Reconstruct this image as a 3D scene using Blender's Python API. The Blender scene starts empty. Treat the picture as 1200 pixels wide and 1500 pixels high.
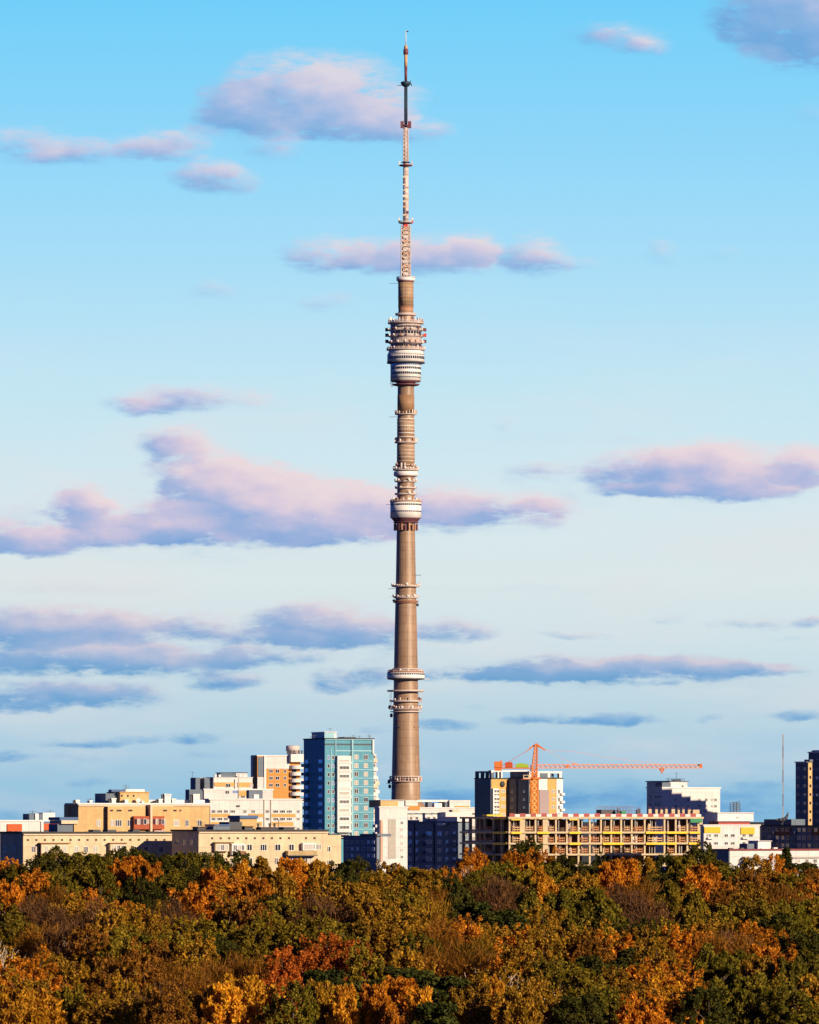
import bpy, math, random
import numpy as np
from mathutils import Vector, Matrix
R = math.radians
sc = bpy.context.scene
col = sc.collection

# ---------------------------------------------------------------- camera
EYE, HORIZ, F = 30.0, 1200.0, 8333.0        # eye height, photo row of the horizon, focal length in photo pixels
cam_data = bpy.data.cameras.new('camera')
cam_data.lens = 200.0
cam_data.sensor_width = 36.0
cam_data.shift_y = 0.3
cam_data.clip_start = 1.0
cam_data.clip_end = 60000.0
cam = bpy.data.objects.new('camera', cam_data)
cam.location = (0, 0, EYE)
cam.rotation_euler = (R(90), 0, 0)
col.objects.link(cam)
sc.camera = cam

# ---------------------------------------------------------------- sun and exposure
SUN_AZ, SUN_EL = R(46), R(17)               # azimuth to the right of straight behind the camera
sd = Vector((math.sin(SUN_AZ) * math.cos(SUN_EL), -math.cos(SUN_AZ) * math.cos(SUN_EL), math.sin(SUN_EL)))
sun_data = bpy.data.lights.new('sun', 'SUN')
sun_data.energy = 5.0
sun_data.angle = R(0.5)
sun_data.color = (1.0, 0.82, 0.60)
sun = bpy.data.objects.new('sun', sun_data)
sun.rotation_euler = sd.to_track_quat('Z', 'Y').to_euler()
col.objects.link(sun)
sc.view_settings.view_transform = 'Standard'
sc.view_settings.look = 'None'
sc.view_settings.gamma = 1.0
EXPO = 0.45
sc.view_settings.exposure = EXPO

# ---------------------------------------------------------------- world: sky with its bank of evening clouds
def s2l(r, g, b):
    f = lambda c: (c / 255 / 12.92) if c / 255 <= 0.04045 else ((c / 255 + 0.055) / 1.055) ** 2.4
    return (f(r), f(g), f(b), 1.0)

# clouds: centre and half-size on the sky in 1/8333 rad (x to the right of the view axis + 600, y down from the horizon at 1200), weight
CLOUDS = [
 (455,142,135,58,1.5),(515,172,78,38,1.0),(345,168,60,34,.55),(402,205,48,34,.5),
 (25,215,66,26,.4),(95,220,60,18,.25),(170,222,90,20,.5),(245,216,62,22,.6),(285,203,40,18,.4),(312,258,56,25,1.0),
 (610,192,46,20,.6),
 (478,372,58,28,.8),(560,376,58,26,.8),(645,375,76,30,.9),(695,364,34,26,.8),(785,376,44,32,.85),(850,388,40,12,.3),
 (310,425,36,15,.45),(480,444,42,16,.45),(275,588,112,18,.45),(325,578,60,18,.4),(200,592,50,12,.4),
 (254,650,46,26,.9),(292,690,62,44,1.0),(345,728,100,48,1.1),(420,740,110,48,1.1),(485,757,90,42,1.1),(255,770,80,30,1.0),(545,752,44,46,1.0),(385,782,150,20,.9),
 (112,738,42,28,.9),(142,765,42,30,.8),(48,796,70,20,.9),(0,788,46,24,.8),(160,790,70,12,.5),
 (650,738,76,32,.95),(735,748,76,24,.9),(800,742,44,14,.7),(640,770,60,18,.5),
 (980,690,100,32,.9),(1065,680,90,34,1.0),(1105,708,76,24,.9),(1185,682,44,30,1.0),(940,718,66,11,.8),(815,684,60,9,.2),(1040,715,100,16,.7),
 (80,914,120,28,1.0),(175,922,76,24,.9),(40,930,110,18,.9),(290,918,52,18,.6),(475,914,96,32,1.0),(545,925,66,24,.9),(400,935,70,13,.8),(670,922,58,17,.85),
 (110,963,150,26,1.0),(225,972,110,22,.95),(352,964,52,16,.75),(335,999,54,12,.85),(430,962,36,12,.4),
 (60,1018,95,20,.95),(165,1022,76,18,.95),(0,1035,70,14,.8),(485,1000,36,17,.85),(548,992,34,20,.8),
 (865,978,130,17,1.0),(790,986,90,13,.95),(950,984,110,17,1.0),(1030,975,62,15,.9),(1115,980,52,10,.85),(690,991,66,9,.7),
 (840,928,52,7,.5),(1100,911,52,10,.6),(1188,912,28,10,.6),(985,906,24,9,.35),(1170,936,40,5,.25),
 (795,1053,48,10,.8),(900,1054,66,10,.95),(640,1062,50,10,.85),(560,1068,30,8,.4),(1041,1055,20,7,.6),(1165,1050,36,9,.75),(705,1033,26,4,.3),
 (150,1087,86,7,.8),(282,1082,34,9,.8),(15,1108,28,10,.8),(100,1108,60,6,.35),(128,1148,28,7,.6),(300,1105,36,6,.3),(520,1135,50,6,.3),
 (1222,-8,150,104,2.2),(1120,88,40,20,.4),(912,54,50,22,.5),(952,70,32,14,.55),(1190,165,30,20,.3),
 (968,370,26,20,.5),(1055,374,26,14,.25),(735,618,18,16,.25),
 (15,205,70,34,.2),(110,212,120,30,.15),(875,48,50,16,.3),(600,198,60,24,.2),
 (300,755,250,75,.30),(60,770,150,45,.35),(110,955,260,70,.28),(470,935,210,50,.28),(1010,700,230,50,.30),(900,985,280,26,.30),(660,985,80,12,.55),(820,690,110,18,.2),(700,752,140,34,.35),
 (250,590,180,26,.2),(600,375,190,36,.2),(845,640,120,14,.18),(640,430,160,10,.15),(1000,470,180,10,.14),(140,860,180,14,.20),(820,860,160,12,.16),(500,1110,120,10,.25),(250,1180,160,12,.3),(980,1120,160,9,.2),
 (880,1166,130,22,1.0),(720,1172,80,18,.9),(1080,1175,90,24,1.0),(655,1162,44,16,.9),(0,1198,120,12,.5),(1180,1150,60,10,.3),
]
world = bpy.data.worlds.new('World')
sc.world = world
world.use_nodes = True
wt = world.node_tree
wt.nodes.clear()
class NT:
    """small helper that adds nodes to a tree"""
    def __init__(self, t): self.t = t
    def put(self, sock, v):
        if isinstance(v, bpy.types.NodeSocket): self.t.links.new(v, sock)
        else: sock.default_value = v
    def m(self, op, a, b=0.0, c=0.0, clamp=False):
        n = self.t.nodes.new('ShaderNodeMath'); n.operation = op; n.use_clamp = clamp
        self.put(n.inputs[0], a)
        self.put(n.inputs[1], b)
        if op in ('MULTIPLY_ADD', 'COMPARE', 'SMOOTH_MIN', 'SMOOTH_MAX'): self.put(n.inputs[2], c)
        return n.outputs[0]
    def v(self, op, a, b=None, c=None):
        n = self.t.nodes.new('ShaderNodeVectorMath'); n.operation = op
        self.put(n.inputs[0], a)
        if b is not None: self.put(n.inputs[1], b)
        if c is not None: self.put(n.inputs[2], c)
        return n.outputs['Value'] if op in ('DOT_PRODUCT', 'LENGTH', 'DISTANCE') else n.outputs['Vector']
    def mix(self, f, a, b, blend='MIX'):
        n = self.t.nodes.new('ShaderNodeMix'); n.data_type = 'RGBA'; n.blend_type = blend; n.clamp_factor = True
        self.put(n.inputs[0], f); self.put(n.inputs[6], a); self.put(n.inputs[7], b)
        return n.outputs[2]
    def ramp(self, f, stops, interp='LINEAR'):
        n = self.t.nodes.new('ShaderNodeValToRGB'); r = n.color_ramp; r.interpolation = interp
        while len(r.elements) < len(stops): r.elements.new(0.5)
        for e, (p, c) in zip(r.elements, stops): e.position = p; e.color = c
        self.put(n.inputs[0], f)
        return n.outputs[0]
    def smooth(self, x, lo, hi):
        n = self.t.nodes.new('ShaderNodeMapRange'); n.interpolation_type = 'SMOOTHSTEP'; n.clamp = True
        self.put(n.inputs[0], x); n.inputs[1].default_value = lo; n.inputs[2].default_value = hi
        return n.outputs[0]
    def noise(self, vec, scale, detail=3, rough=.5):
        n = self.t.nodes.new('ShaderNodeTexNoise'); n.inputs['Scale'].default_value = scale
        n.inputs['Detail'].default_value = detail; n.inputs['Roughness'].default_value = rough
        self.put(n.inputs['Vector'], vec)
        return n.outputs['Fac'], n.outputs['Color']
    def sep(self, vec):
        n = self.t.nodes.new('ShaderNodeSeparateXYZ'); self.put(n.inputs[0], vec); return n.outputs
    def comb(self, x, y, z):
        n = self.t.nodes.new('ShaderNodeCombineXYZ')
        for i, q in enumerate((x, y, z)): self.put(n.inputs[i], q)
        return n.outputs[0]

def build_world():
    N = NT(wt)
    tc = wt.nodes.new('ShaderNodeTexCoord')
    x, y, z = N.sep(tc.outputs['Generated'])
    ysafe = N.m('MAXIMUM', y, 0.02)
    U = N.m('MULTIPLY_ADD', N.m('DIVIDE', x, ysafe), F, 600.0)
    V = N.m('MULTIPLY_ADD', N.m('DIVIDE', z, ysafe), -F, HORIZ)
    P = N.comb(U, V, 0.0)
    _, n1 = N.noise(N.v('MULTIPLY', P, (1 / 85, 1 / 42, 0)), 1.0, 5, .56)
    off = N.v('MULTIPLY', N.v('SUBTRACT', n1, (.5, .5, .5)), (80, 30, 0))
    _, n2 = N.noise(N.v('MULTIPLY', P, (1 / 22, 1 / 12, 0)), 1.0, 4, .6)
    off2 = N.v('MULTIPLY', N.v('SUBTRACT', n2, (.5, .5, .5)), (9, 6, 0))
    px, py, _ = N.sep(N.v('ADD', N.v('ADD', P, off), off2))
    UUU, VVV = N.comb(px, px, px), N.comb(py, py, py)
    W = T = None
    cl = list(CLOUDS)
    while len(cl) % 3: cl.append((-9000, 0, 1, 1, 0))
    for i in range(0, len(cl), 3):
        c = cl[i:i + 3]
        rx = [q[2] * 1.36 for q in c]; ry = [q[3] * 1.5 for q in c]
        dx = N.v('MULTIPLY_ADD', UUU, tuple(1 / r for r in rx), tuple(-q[0] / r for q, r in zip(c, rx)))
        dy = N.v('MULTIPLY_ADD', VVV, tuple(-1 / r for r in ry), tuple((q[1] + .15 * q[3]) / r for q, r in zip(c, ry)))
        dyf = N.v('MAXIMUM', dy, N.v('MULTIPLY', dy, (-1.45,) * 3))
        q2 = N.v('MULTIPLY_ADD', dx, dx, N.v('MULTIPLY', dyf, dyf))
        am = tuple(q[4] for q in c)
        w = N.v('MAXIMUM', N.v('MULTIPLY_ADD', q2, tuple(-a for a in am), am), (0, 0, 0))
        tt = N.v('MULTIPLY_ADD', dx, (.50,) * 3, dy)
        W = w if W is None else N.v('ADD', W, w)
        T = N.v('MULTIPLY', w, tt) if T is None else N.v('MULTIPLY_ADD', w, tt, T)
    ws = N.v('DOT_PRODUCT', W, (1, 1, 1))
    ts = N.m('DIVIDE', N.v('DOT_PRODUCT', T, (1, 1, 1)), N.m('MAXIMUM', ws, 0.02))
    fb, _ = N.noise(N.v('MULTIPLY', P, (1 / 100, 1 / 40, 0)), 1.0, 8, .58)
    fw, _ = N.noise(N.v('MULTIPLY', P, (1 / 30, 1 / 9, 0)), 1.0, 5, .6)
    er = N.m('ADD', N.m('MULTIPLY', N.m('SUBTRACT', fb, .5), 3.1), N.m('MULTIPLY', N.m('SUBTRACT', fw, .5), 1.7))
    dens = N.smooth(N.m('MULTIPLY', ws, N.m('ADD', er, 1.05)), .03, 1.30)
    dens = N.m('MULTIPLY', dens, N.m('MULTIPLY_ADD', N.smooth(V, 150, 650), .14, .78))
    fb2, _ = N.noise(N.v('MULTIPLY', P, (1 / 75, 1 / 40, 0)), 1.0, 5, .5)
    shade = N.m('MULTIPLY_ADD', N.m('SUBTRACT', fb2, .5), 1.15, ts)
    shade = N.m('MULTIPLY_ADD', shade, .80, .50)
    lit = N.ramp(shade, [(0.0, s2l(112, 158, 214)), (.30, s2l(146, 172, 218)), (.55, s2l(190, 188, 220)), (.78, s2l(222, 204, 219)), (1.0, s2l(236, 216, 220))])
    low = N.ramp(shade, [(0.0, s2l(92, 156, 206)), (.45, s2l(118, 166, 212)), (.8, s2l(165, 184, 216)), (1.0, s2l(205, 200, 216))])
    lowest = N.ramp(shade, [(0.0, s2l(84, 152, 208)), (1.0, s2l(122, 176, 218))])
    ccol = N.mix(N.smooth(V, 780, 1010), lit, low)
    ccol = N.mix(N.smooth(V, 985, 1075), ccol, lowest)
    # clear sky by height above the horizon
    hv = N.m('DIVIDE', z, .16)
    st = lambda py, c: (max(0.0, (HORIZ - py) / F / .16), c)
    sky = N.ramp(hv, [(0.0, s2l(134, 186, 219)), st(1160, s2l(150, 196, 222)), st(1110, s2l(168, 203, 224)), st(1040, s2l(188, 214, 227)), st(940, s2l(207, 226, 232)),
                      st(850, s2l(219, 231, 233)), st(740, s2l(213, 232, 238)), st(560, s2l(194, 229, 243)), st(400, s2l(170, 222, 247)), st(240, s2l(147, 215, 249)), st(15, s2l(114, 207, 249)), (1.0, s2l(108, 202, 248))])
    big, _ = N.noise(N.v('MULTIPLY', P, (1 / 420, 1 / 110, 0)), 1.0, 5, .55)
    sky = N.mix(N.m('MULTIPLY', N.smooth(big, .42, .75), N.m('MULTIPLY', N.smooth(V, 350, 800), .45)), sky, s2l(228, 224, 226))
    view = N.mix(N.m('MULTIPLY', dens, N.m('GREATER_THAN', y, .5)), sky, ccol)
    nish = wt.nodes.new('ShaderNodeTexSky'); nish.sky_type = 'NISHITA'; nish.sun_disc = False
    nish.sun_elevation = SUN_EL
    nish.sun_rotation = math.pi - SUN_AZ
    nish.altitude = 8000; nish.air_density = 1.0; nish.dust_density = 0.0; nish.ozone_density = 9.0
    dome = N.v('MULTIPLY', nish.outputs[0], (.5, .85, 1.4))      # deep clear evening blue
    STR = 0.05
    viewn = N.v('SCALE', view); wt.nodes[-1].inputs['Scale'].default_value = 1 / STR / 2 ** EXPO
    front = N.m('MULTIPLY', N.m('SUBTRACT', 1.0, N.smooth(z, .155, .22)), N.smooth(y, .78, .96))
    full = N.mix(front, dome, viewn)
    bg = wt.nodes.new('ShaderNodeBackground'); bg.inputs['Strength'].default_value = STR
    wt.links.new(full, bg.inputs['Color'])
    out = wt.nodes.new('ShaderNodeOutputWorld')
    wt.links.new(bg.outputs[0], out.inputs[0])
build_world()

# ---------------------------------------------------------------- materials
MATS = {}
def mat(name, c, rough=.8, noise=.18, scale=.35, joint=None, streak=0.0, metal=0.0, spec=.3, vary=0.0, bump=0.0):
    """procedural paint / concrete / metal: large stains, fine grain, optional panel joints (w, h, darkening) and vertical streaks"""
    if name in MATS: return MATS[name]
    m = bpy.data.materials.new(name); m.use_nodes = True
    t = m.node_tree; N = NT(t); b = t.nodes['Principled BSDF']
    tc = t.nodes.new('ShaderNodeTexCoord'); oc = tc.outputs['Object']
    base = (*c, 1.0)
    f1, _ = N.noise(oc, scale, 4, .6)
    f2, _ = N.noise(oc, scale * 7, 2, .5)
    k = N.m('ADD', N.m('MULTIPLY', N.m('SUBTRACT', f1, .5), 2.4 * noise), N.m('MULTIPLY', N.m('SUBTRACT', f2, .5), 1.2 * noise))
    k = N.m('ADD', k, 1.0)
    if streak:
        x, y, z = N.sep(oc)
        f3, _ = N.noise(N.comb(N.m('MULTIPLY', x, 1.3), N.m('MULTIPLY', y, 1.3), N.m('MULTIPLY', z, .06)), 1.0, 3, .6)
        k = N.m('MULTIPLY', k, N.m('MULTIPLY_ADD', N.m('SUBTRACT', f3, .5), 2 * streak, 1.0))
    if joint:
        x, y, z = N.sep(oc)
        br = t.nodes.new('ShaderNodeTexBrick'); br.offset = 0.0
        br.inputs['Color1'].default_value = (1, 1, 1, 1); br.inputs['Color2'].default_value = (.9, .9, .9, 1)
        br.inputs['Mortar'].default_value = (joint[2],) * 3 + (1,)
        br.inputs['Scale'].default_value = 1.0; br.inputs['Brick Width'].default_value = joint[0]; br.inputs['Row Height'].default_value = joint[1]
        br.inputs['Mortar Size'].default_value = joint[3] if len(joint) > 3 else .05
        N.put(br.inputs['Vector'], N.comb(N.m('ADD', x, y), z, 0.0))
        bw = N.sep(br.outputs['Color'])[0]
        k = N.m('MULTIPLY', k, bw)
    colr = N.v('SCALE', base[:3]); t.nodes[-1].inputs['Scale'].default_value = 1.0
    sc_node = t.nodes[-1]; N.put(sc_node.inputs['Scale'], k)
    t.links.new(colr, b.inputs['Base Color'])
    b.inputs['Roughness'].default_value = rough
    b.inputs['Metallic'].default_value = metal
    b.inputs['Specular IOR Level'].default_value = spec
    if bump:
        bn = t.nodes.new('ShaderNodeBump'); bn.inputs['Strength'].default_value = bump; bn.inputs['Distance'].default_value = .1
        N.put(bn.inputs['Height'], f2); t.links.new(bn.outputs[0], b.inputs['Normal'])
    MATS[name] = m
    return m

cream = mat('cream_panel', (.62, .47, .30), .85, .26, .12, (3.2, 2.8, .70, .06), .22)
cream2 = mat('cream_panel_plain', (.62, .48, .33), .85, .14, .15, None, .12)
tan = mat('tan_brick', (.58, .38, .17), .85, .24, .09, (.9, .35, .86, .06), .2)
tan2 = mat('ochre_brick', (.58, .34, .11), .85, .12, .12, (.9, .35, .9, .06), .06)
white = mat('white_panel', (.64, .60, .57), .8, .14, .1, (3.2, 2.8, .72, .07), .12)
whiteplain = mat('white_paint', (.68, .64, .61), .7, .12, .25, None, .10)
orange = mat('orange_brick', (.58, .26, .07), .85, .12, .12, (.9, .35, .9, .06), .05)
rust = mat('rust_red_panel', (.34, .07, .025), .7, .12, .3, None, .06)
teal = mat('teal_tile', (.060, .25, .33), .55, .14, .12, (3.3, 2.8, 1.25, .06), .10)
tealpale = mat('pale_teal_tile', (.25, .46, .52), .55, .12, .2, (3.3, 2.8, 1.1, .06), .08)
grey = mat('grey_concrete', (.40, .36, .31), .85, .16, .3, None, .12)
greydark = mat('dark_grey_metal', (.06, .062, .07), .6, .2, .5)
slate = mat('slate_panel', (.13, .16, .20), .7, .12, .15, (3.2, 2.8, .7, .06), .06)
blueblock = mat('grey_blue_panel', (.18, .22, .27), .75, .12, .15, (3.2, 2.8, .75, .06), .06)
mauve = mat('mauve_plaster', (.33, .25, .25), .85, .08, .2)
roofblue = mat('blue_roof_sheet', (.05, .10, .22), .6, .12, .4)
roofdark = mat('roof_felt', (.05, .048, .046), .9, .25, .4)
brownpanel = mat('brown_panel', (.22, .11, .05), .8, .12, .2)
yellowpanel = mat('yellow_panel', (.75, .42, .03), .7, .08, .3)
formyellow = mat('yellow_formwork', (.80, .50, .02), .6, .14, .5)
slabc = mat('raw_concrete', (.52, .40, .25), .9, .2, .4, None, .08)
plank = mat('timber_guard_rail', (.44, .19, .08), .8, .3, .5)
plank2 = mat('pale_timber_rail', (.50, .30, .15), .8, .25, .5)
redbar = mat('red_barrier', (.33, .06, .05), .6, .2, .5)
whitebar = mat('white_barrier', (.68, .58, .54), .6, .15, .5)
greentarp = mat('green_tarpaulin', (.03, .22, .09), .6, .25, .6)
cranered = mat('orange_crane_paint', (.60, .16, .03), .5, .15, .8)
cranepink = mat('faded_crane_paint', (.66, .30, .18), .55, .18, .8)
cranedark = mat('red_ballast', (.48, .07, .02), .7, .2, .6)
lime = mat('lime_green_cabinet', (.30, .42, .03), .6, .2, .6)
steel = mat('galvanised_steel', (.42, .38, .35), .5, .2, .6)
steelmauve = mat('mauve_mast_paint', (.26, .20, .22), .6, .2, .5)
steeldark = mat('dark_mast_paint', (.025, .05, .075), .5, .3, .3)
steelred = mat('maroon_mast_paint', (.16, .04, .05), .55, .35, .3)
steelorange = mat('peach_mast_paint', (.55, .30, .16), .6, .25, .25)
steelpink = mat('pale_pink_mast_paint', (.58, .47, .42), .55, .22, .25)
concrete = mat('tower_concrete', (.31, .192, .112), .46, .27, .06, (6.0, 5.0, .74, .22), .42, spec=.5)
concrete2 = mat('tower_band_concrete', (.42, .27, .16), .6, .22, .25, (1.6, 2.2, .62, .28), .10, spec=.4)
towerwhite = mat('tower_white_cladding', (.80, .74, .68), .45, .10, .15, (2.4, 3.0, .85, .08), .05, spec=.5)
towerbrown = mat('tower_brown_cladding', (.40, .20, .12), .6, .25, .3, None, .2)
towerpod = mat('pod_clutter_metal', (.56, .44, .38), .55, .35, .5, (1.3, 1.8, .55, .2))
panelgrey = mat('antenna_white', (.72, .62, .55), .5, .15, .5)
paneldark = mat('antenna_maroon', (.15, .06, .07), .6, .2, .5)
panelred = mat('antenna_red', (.60, .05, .04), .6, .15, .5)
frame_m = mat('window_frame_white', (.76, .70, .64), .5, .05, .5)
frame_b = mat('window_frame_brown', (.16, .08, .05), .5, .1, .5)
def glass(name, c, rough=.12):
    return mat(name, c, rough, .25, .8, spec=.5)
g_dark = glass('window_glass_dark', (.018, .020, .024))
g_mid = glass('window_glass_grey', (.075, .07, .07))
g_cur = glass('window_glass_curtained', (.34, .30, .25), .3)
g_blue = mat('window_glass_sky_blue', (.34, .42, .50), .12, .3, .8, spec=.5, metal=.6)
GL = [g_dark, g_dark, g_dark, g_mid, g_cur]

# ---------------------------------------------------------------- mesh helpers
class MB:
    """collects shapes and links them as ONE mesh object"""
    def __init__(self): self.v, self.f, self.mi, self.sm = [], [], [], []
    def add(self, vs, fs, m=0, smooth=False):
        o = len(self.v); self.v += [tuple(p) for p in vs]
        for f in fs: self.f.append(tuple(i + o for i in f)); self.mi.append(m); self.sm.append(smooth)
    def box(self, x0, x1, y0, y1, z0, z1, m=0):
        vs = [(x0, y0, z0), (x1, y0, z0), (x1, y1, z0), (x0, y1, z0), (x0, y0, z1), (x1, y0, z1), (x1, y1, z1), (x0, y1, z1)]
        self.add(vs, [(0, 3, 2, 1), (4, 5, 6, 7), (0, 1, 5, 4), (1, 2, 6, 5), (2, 3, 7, 6), (3, 0, 4, 7)], m)
    def bar(self, a, b, w, m=0, w2=None, seg=4):
        a, b = Vector(a), Vector(b); d = b - a
        if d.length < 1e-6: return
        q = d.to_track_quat('Z', 'Y').to_matrix(); w2 = w if w2 is None else w2
        vs = []
        for p, r in ((a, w), (b, w2)):
            for k in range(seg):
                an = 2 * math.pi * (k + .5) / seg
                vs.append(p + q @ Vector((r * math.cos(an), r * math.sin(an), 0)))
        fs = [(k, (k + 1) % seg, seg + (k + 1) % seg, seg + k) for k in range(seg)]
        fs += [tuple(range(seg))[::-1], tuple(range(seg, 2 * seg))]
        self.add(vs, fs, m, seg > 5)
    def lathe(self, prof, seg=40, m=0, cx=0, cy=0, smooth=True):
        o = len(self.v); n = len(prof)
        for r, z in prof:
            for k in range(seg):
                a = 2 * math.pi * k / seg
                self.v.append((cx + r * math.cos(a), cy + r * math.sin(a), z))
        for i in range(n - 1):
            for k in range(seg):
                k2 = (k + 1) % seg
                self.f.append((o + i * seg + k, o + i * seg + k2, o + (i + 1) * seg + k2, o + (i + 1) * seg + k)); self.mi.append(m); self.sm.append(smooth)
        self.f.append(tuple(o + k for k in range(seg))[::-1]); self.mi.append(m); self.sm.append(False)
        self.f.append(tuple(o + (n - 1) * seg + k for k in range(seg))); self.mi.append(m); self.sm.append(False)
    def mesh(self, name, mats):
        me = bpy.data.meshes.new(name); me.from_pydata(self.v, [], self.f)
        for q in (mats if isinstance(mats, (list, tuple)) else [mats]): me.materials.append(q)
        me.polygons.foreach_set('material_index', self.mi)
        me.polygons.foreach_set('use_smooth', self.sm)
        me.update()
        return me
    def build(self, name, mats, parent=None, loc=(0, 0, 0), rz=0.0):
        return link(name, self.mesh(name, mats), parent, loc, rz)
def link(name, data, parent=None, loc=(0, 0, 0), rz=0.0):
    o = bpy.data.objects.new(name, data); col.objects.link(o)
    o.parent = parent; o.location = loc; o.rotation_euler = (0, 0, rz)
    return o
def thing(name, label, cat, loc, rz=0.0, group=None):
    o = link(name, None, None, loc, rz); o['label'] = label; o['category'] = cat
    if group: o['group'] = group
    return o
def at(px, py, d):
    return Vector(((px - 600) * d / F, d, EYE - (py - HORIZ) * d / F))

# ---------------------------------------------------------------- ground
def crown_row(d):
    """photo row of the visible middle of a crown standing d metres off in the wood"""
    return 1274 + (1045 - d) / (1045 - 800) * (1500 - 1274)
def ground_z(d):
    if d >= 1085: return 5.0
    if d > 1045:
        a = ground_z(1045); t = (d - 1045) / 40; t = t * t * (3 - 2 * t)
        return a + (5.0 - a) * t
    dd = max(d, 640)
    return EYE - (crown_row(dd) - HORIZ) * dd / F - 12.2
def build_ground():
    ys = [-400, 0, 300, 560, 640] + list(range(660, 1100, 10)) + [1110, 1150, 1250, 1400, 1600, 1900, 2300, 3000, 4200, 6000, 9000, 14000, 22000, 34000, 50000]
    xs = [-30000, -12000, -5000, -2500, -1200, -700, -400, -250] + list(range(-150, 151, 10)) + [250, 400, 700, 1200, 2500, 5000, 12000, 30000]
    rnd = random.Random(5)
    vs = [(x, y, ground_z(y) + (rnd.uniform(-.25, .25) if 600 < y < 1100 else 0)) for y in ys for x in xs]
    n = len(xs)
    fs = [(j * n + i, j * n + i + 1, (j + 1) * n + i + 1, (j + 1) * n + i) for j in range(len(ys) - 1) for i in range(n - 1)]
    b = MB(); b.add(vs, fs, 0, True)
    m = bpy.data.materials.new('earth_and_leaf_litter'); m.use_nodes = True
    N = NT(m.node_tree); bs = m.node_tree.nodes['Principled BSDF']
    tc = m.node_tree.nodes.new('ShaderNodeTexCoord')
    f, _ = N.noise(tc.outputs['Object'], .06, 5, .65); f2, _ = N.noise(tc.outputs['Object'], 1.3, 4, .7)
    c = N.mix(N.smooth(f, .35, .65), (.035, .022, .012, 1), (.03, .035, .012, 1))
    c = N.mix(N.smooth(f2, .5, .7), c, (.10, .05, .015, 1))
    m.node_tree.links.new(c, bs.inputs['Base Color']); bs.inputs['Roughness'].default_value = .95
    o = b.build('ground', m); o['kind'] = 'structure'
build_ground()

# ---------------------------------------------------------------- buildings
WIN = {}
def window_mesh(w, h, gl, fr, mull=1, depth=.10):
    key = (round(w, 1), round(h, 1), gl.name, fr.name, mull)
    if key in WIN: return WIN[key]
    w, h = max(key[0], .4), max(key[1], .4)
    b = MB(); t = .12 if w > 1.6 else .08
    b.box(-w / 2, -w / 2 + t, -depth, .05, 0, h, 0); b.box(w / 2 - t, w / 2, -depth, .05, 0, h, 0)
    b.box(-w / 2 + t, w / 2 - t, -depth, .05, 0, t, 0); b.box(-w / 2 + t, w / 2 - t, -depth, .05, h - t, h, 0)
    for k in range(mull):
        x = -w / 2 + w * (k + 1) / (mull + 1); b.box(x - .04, x + .04, -depth + .02, .05, t, h - t, 0)
    b.box(-w / 2 + t, w / 2 - t, -.03, .05, t, h - t, 1)
    WIN[key] = b.mesh('window', [fr, gl])
    return WIN[key]
wr = random.Random(11)
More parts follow.
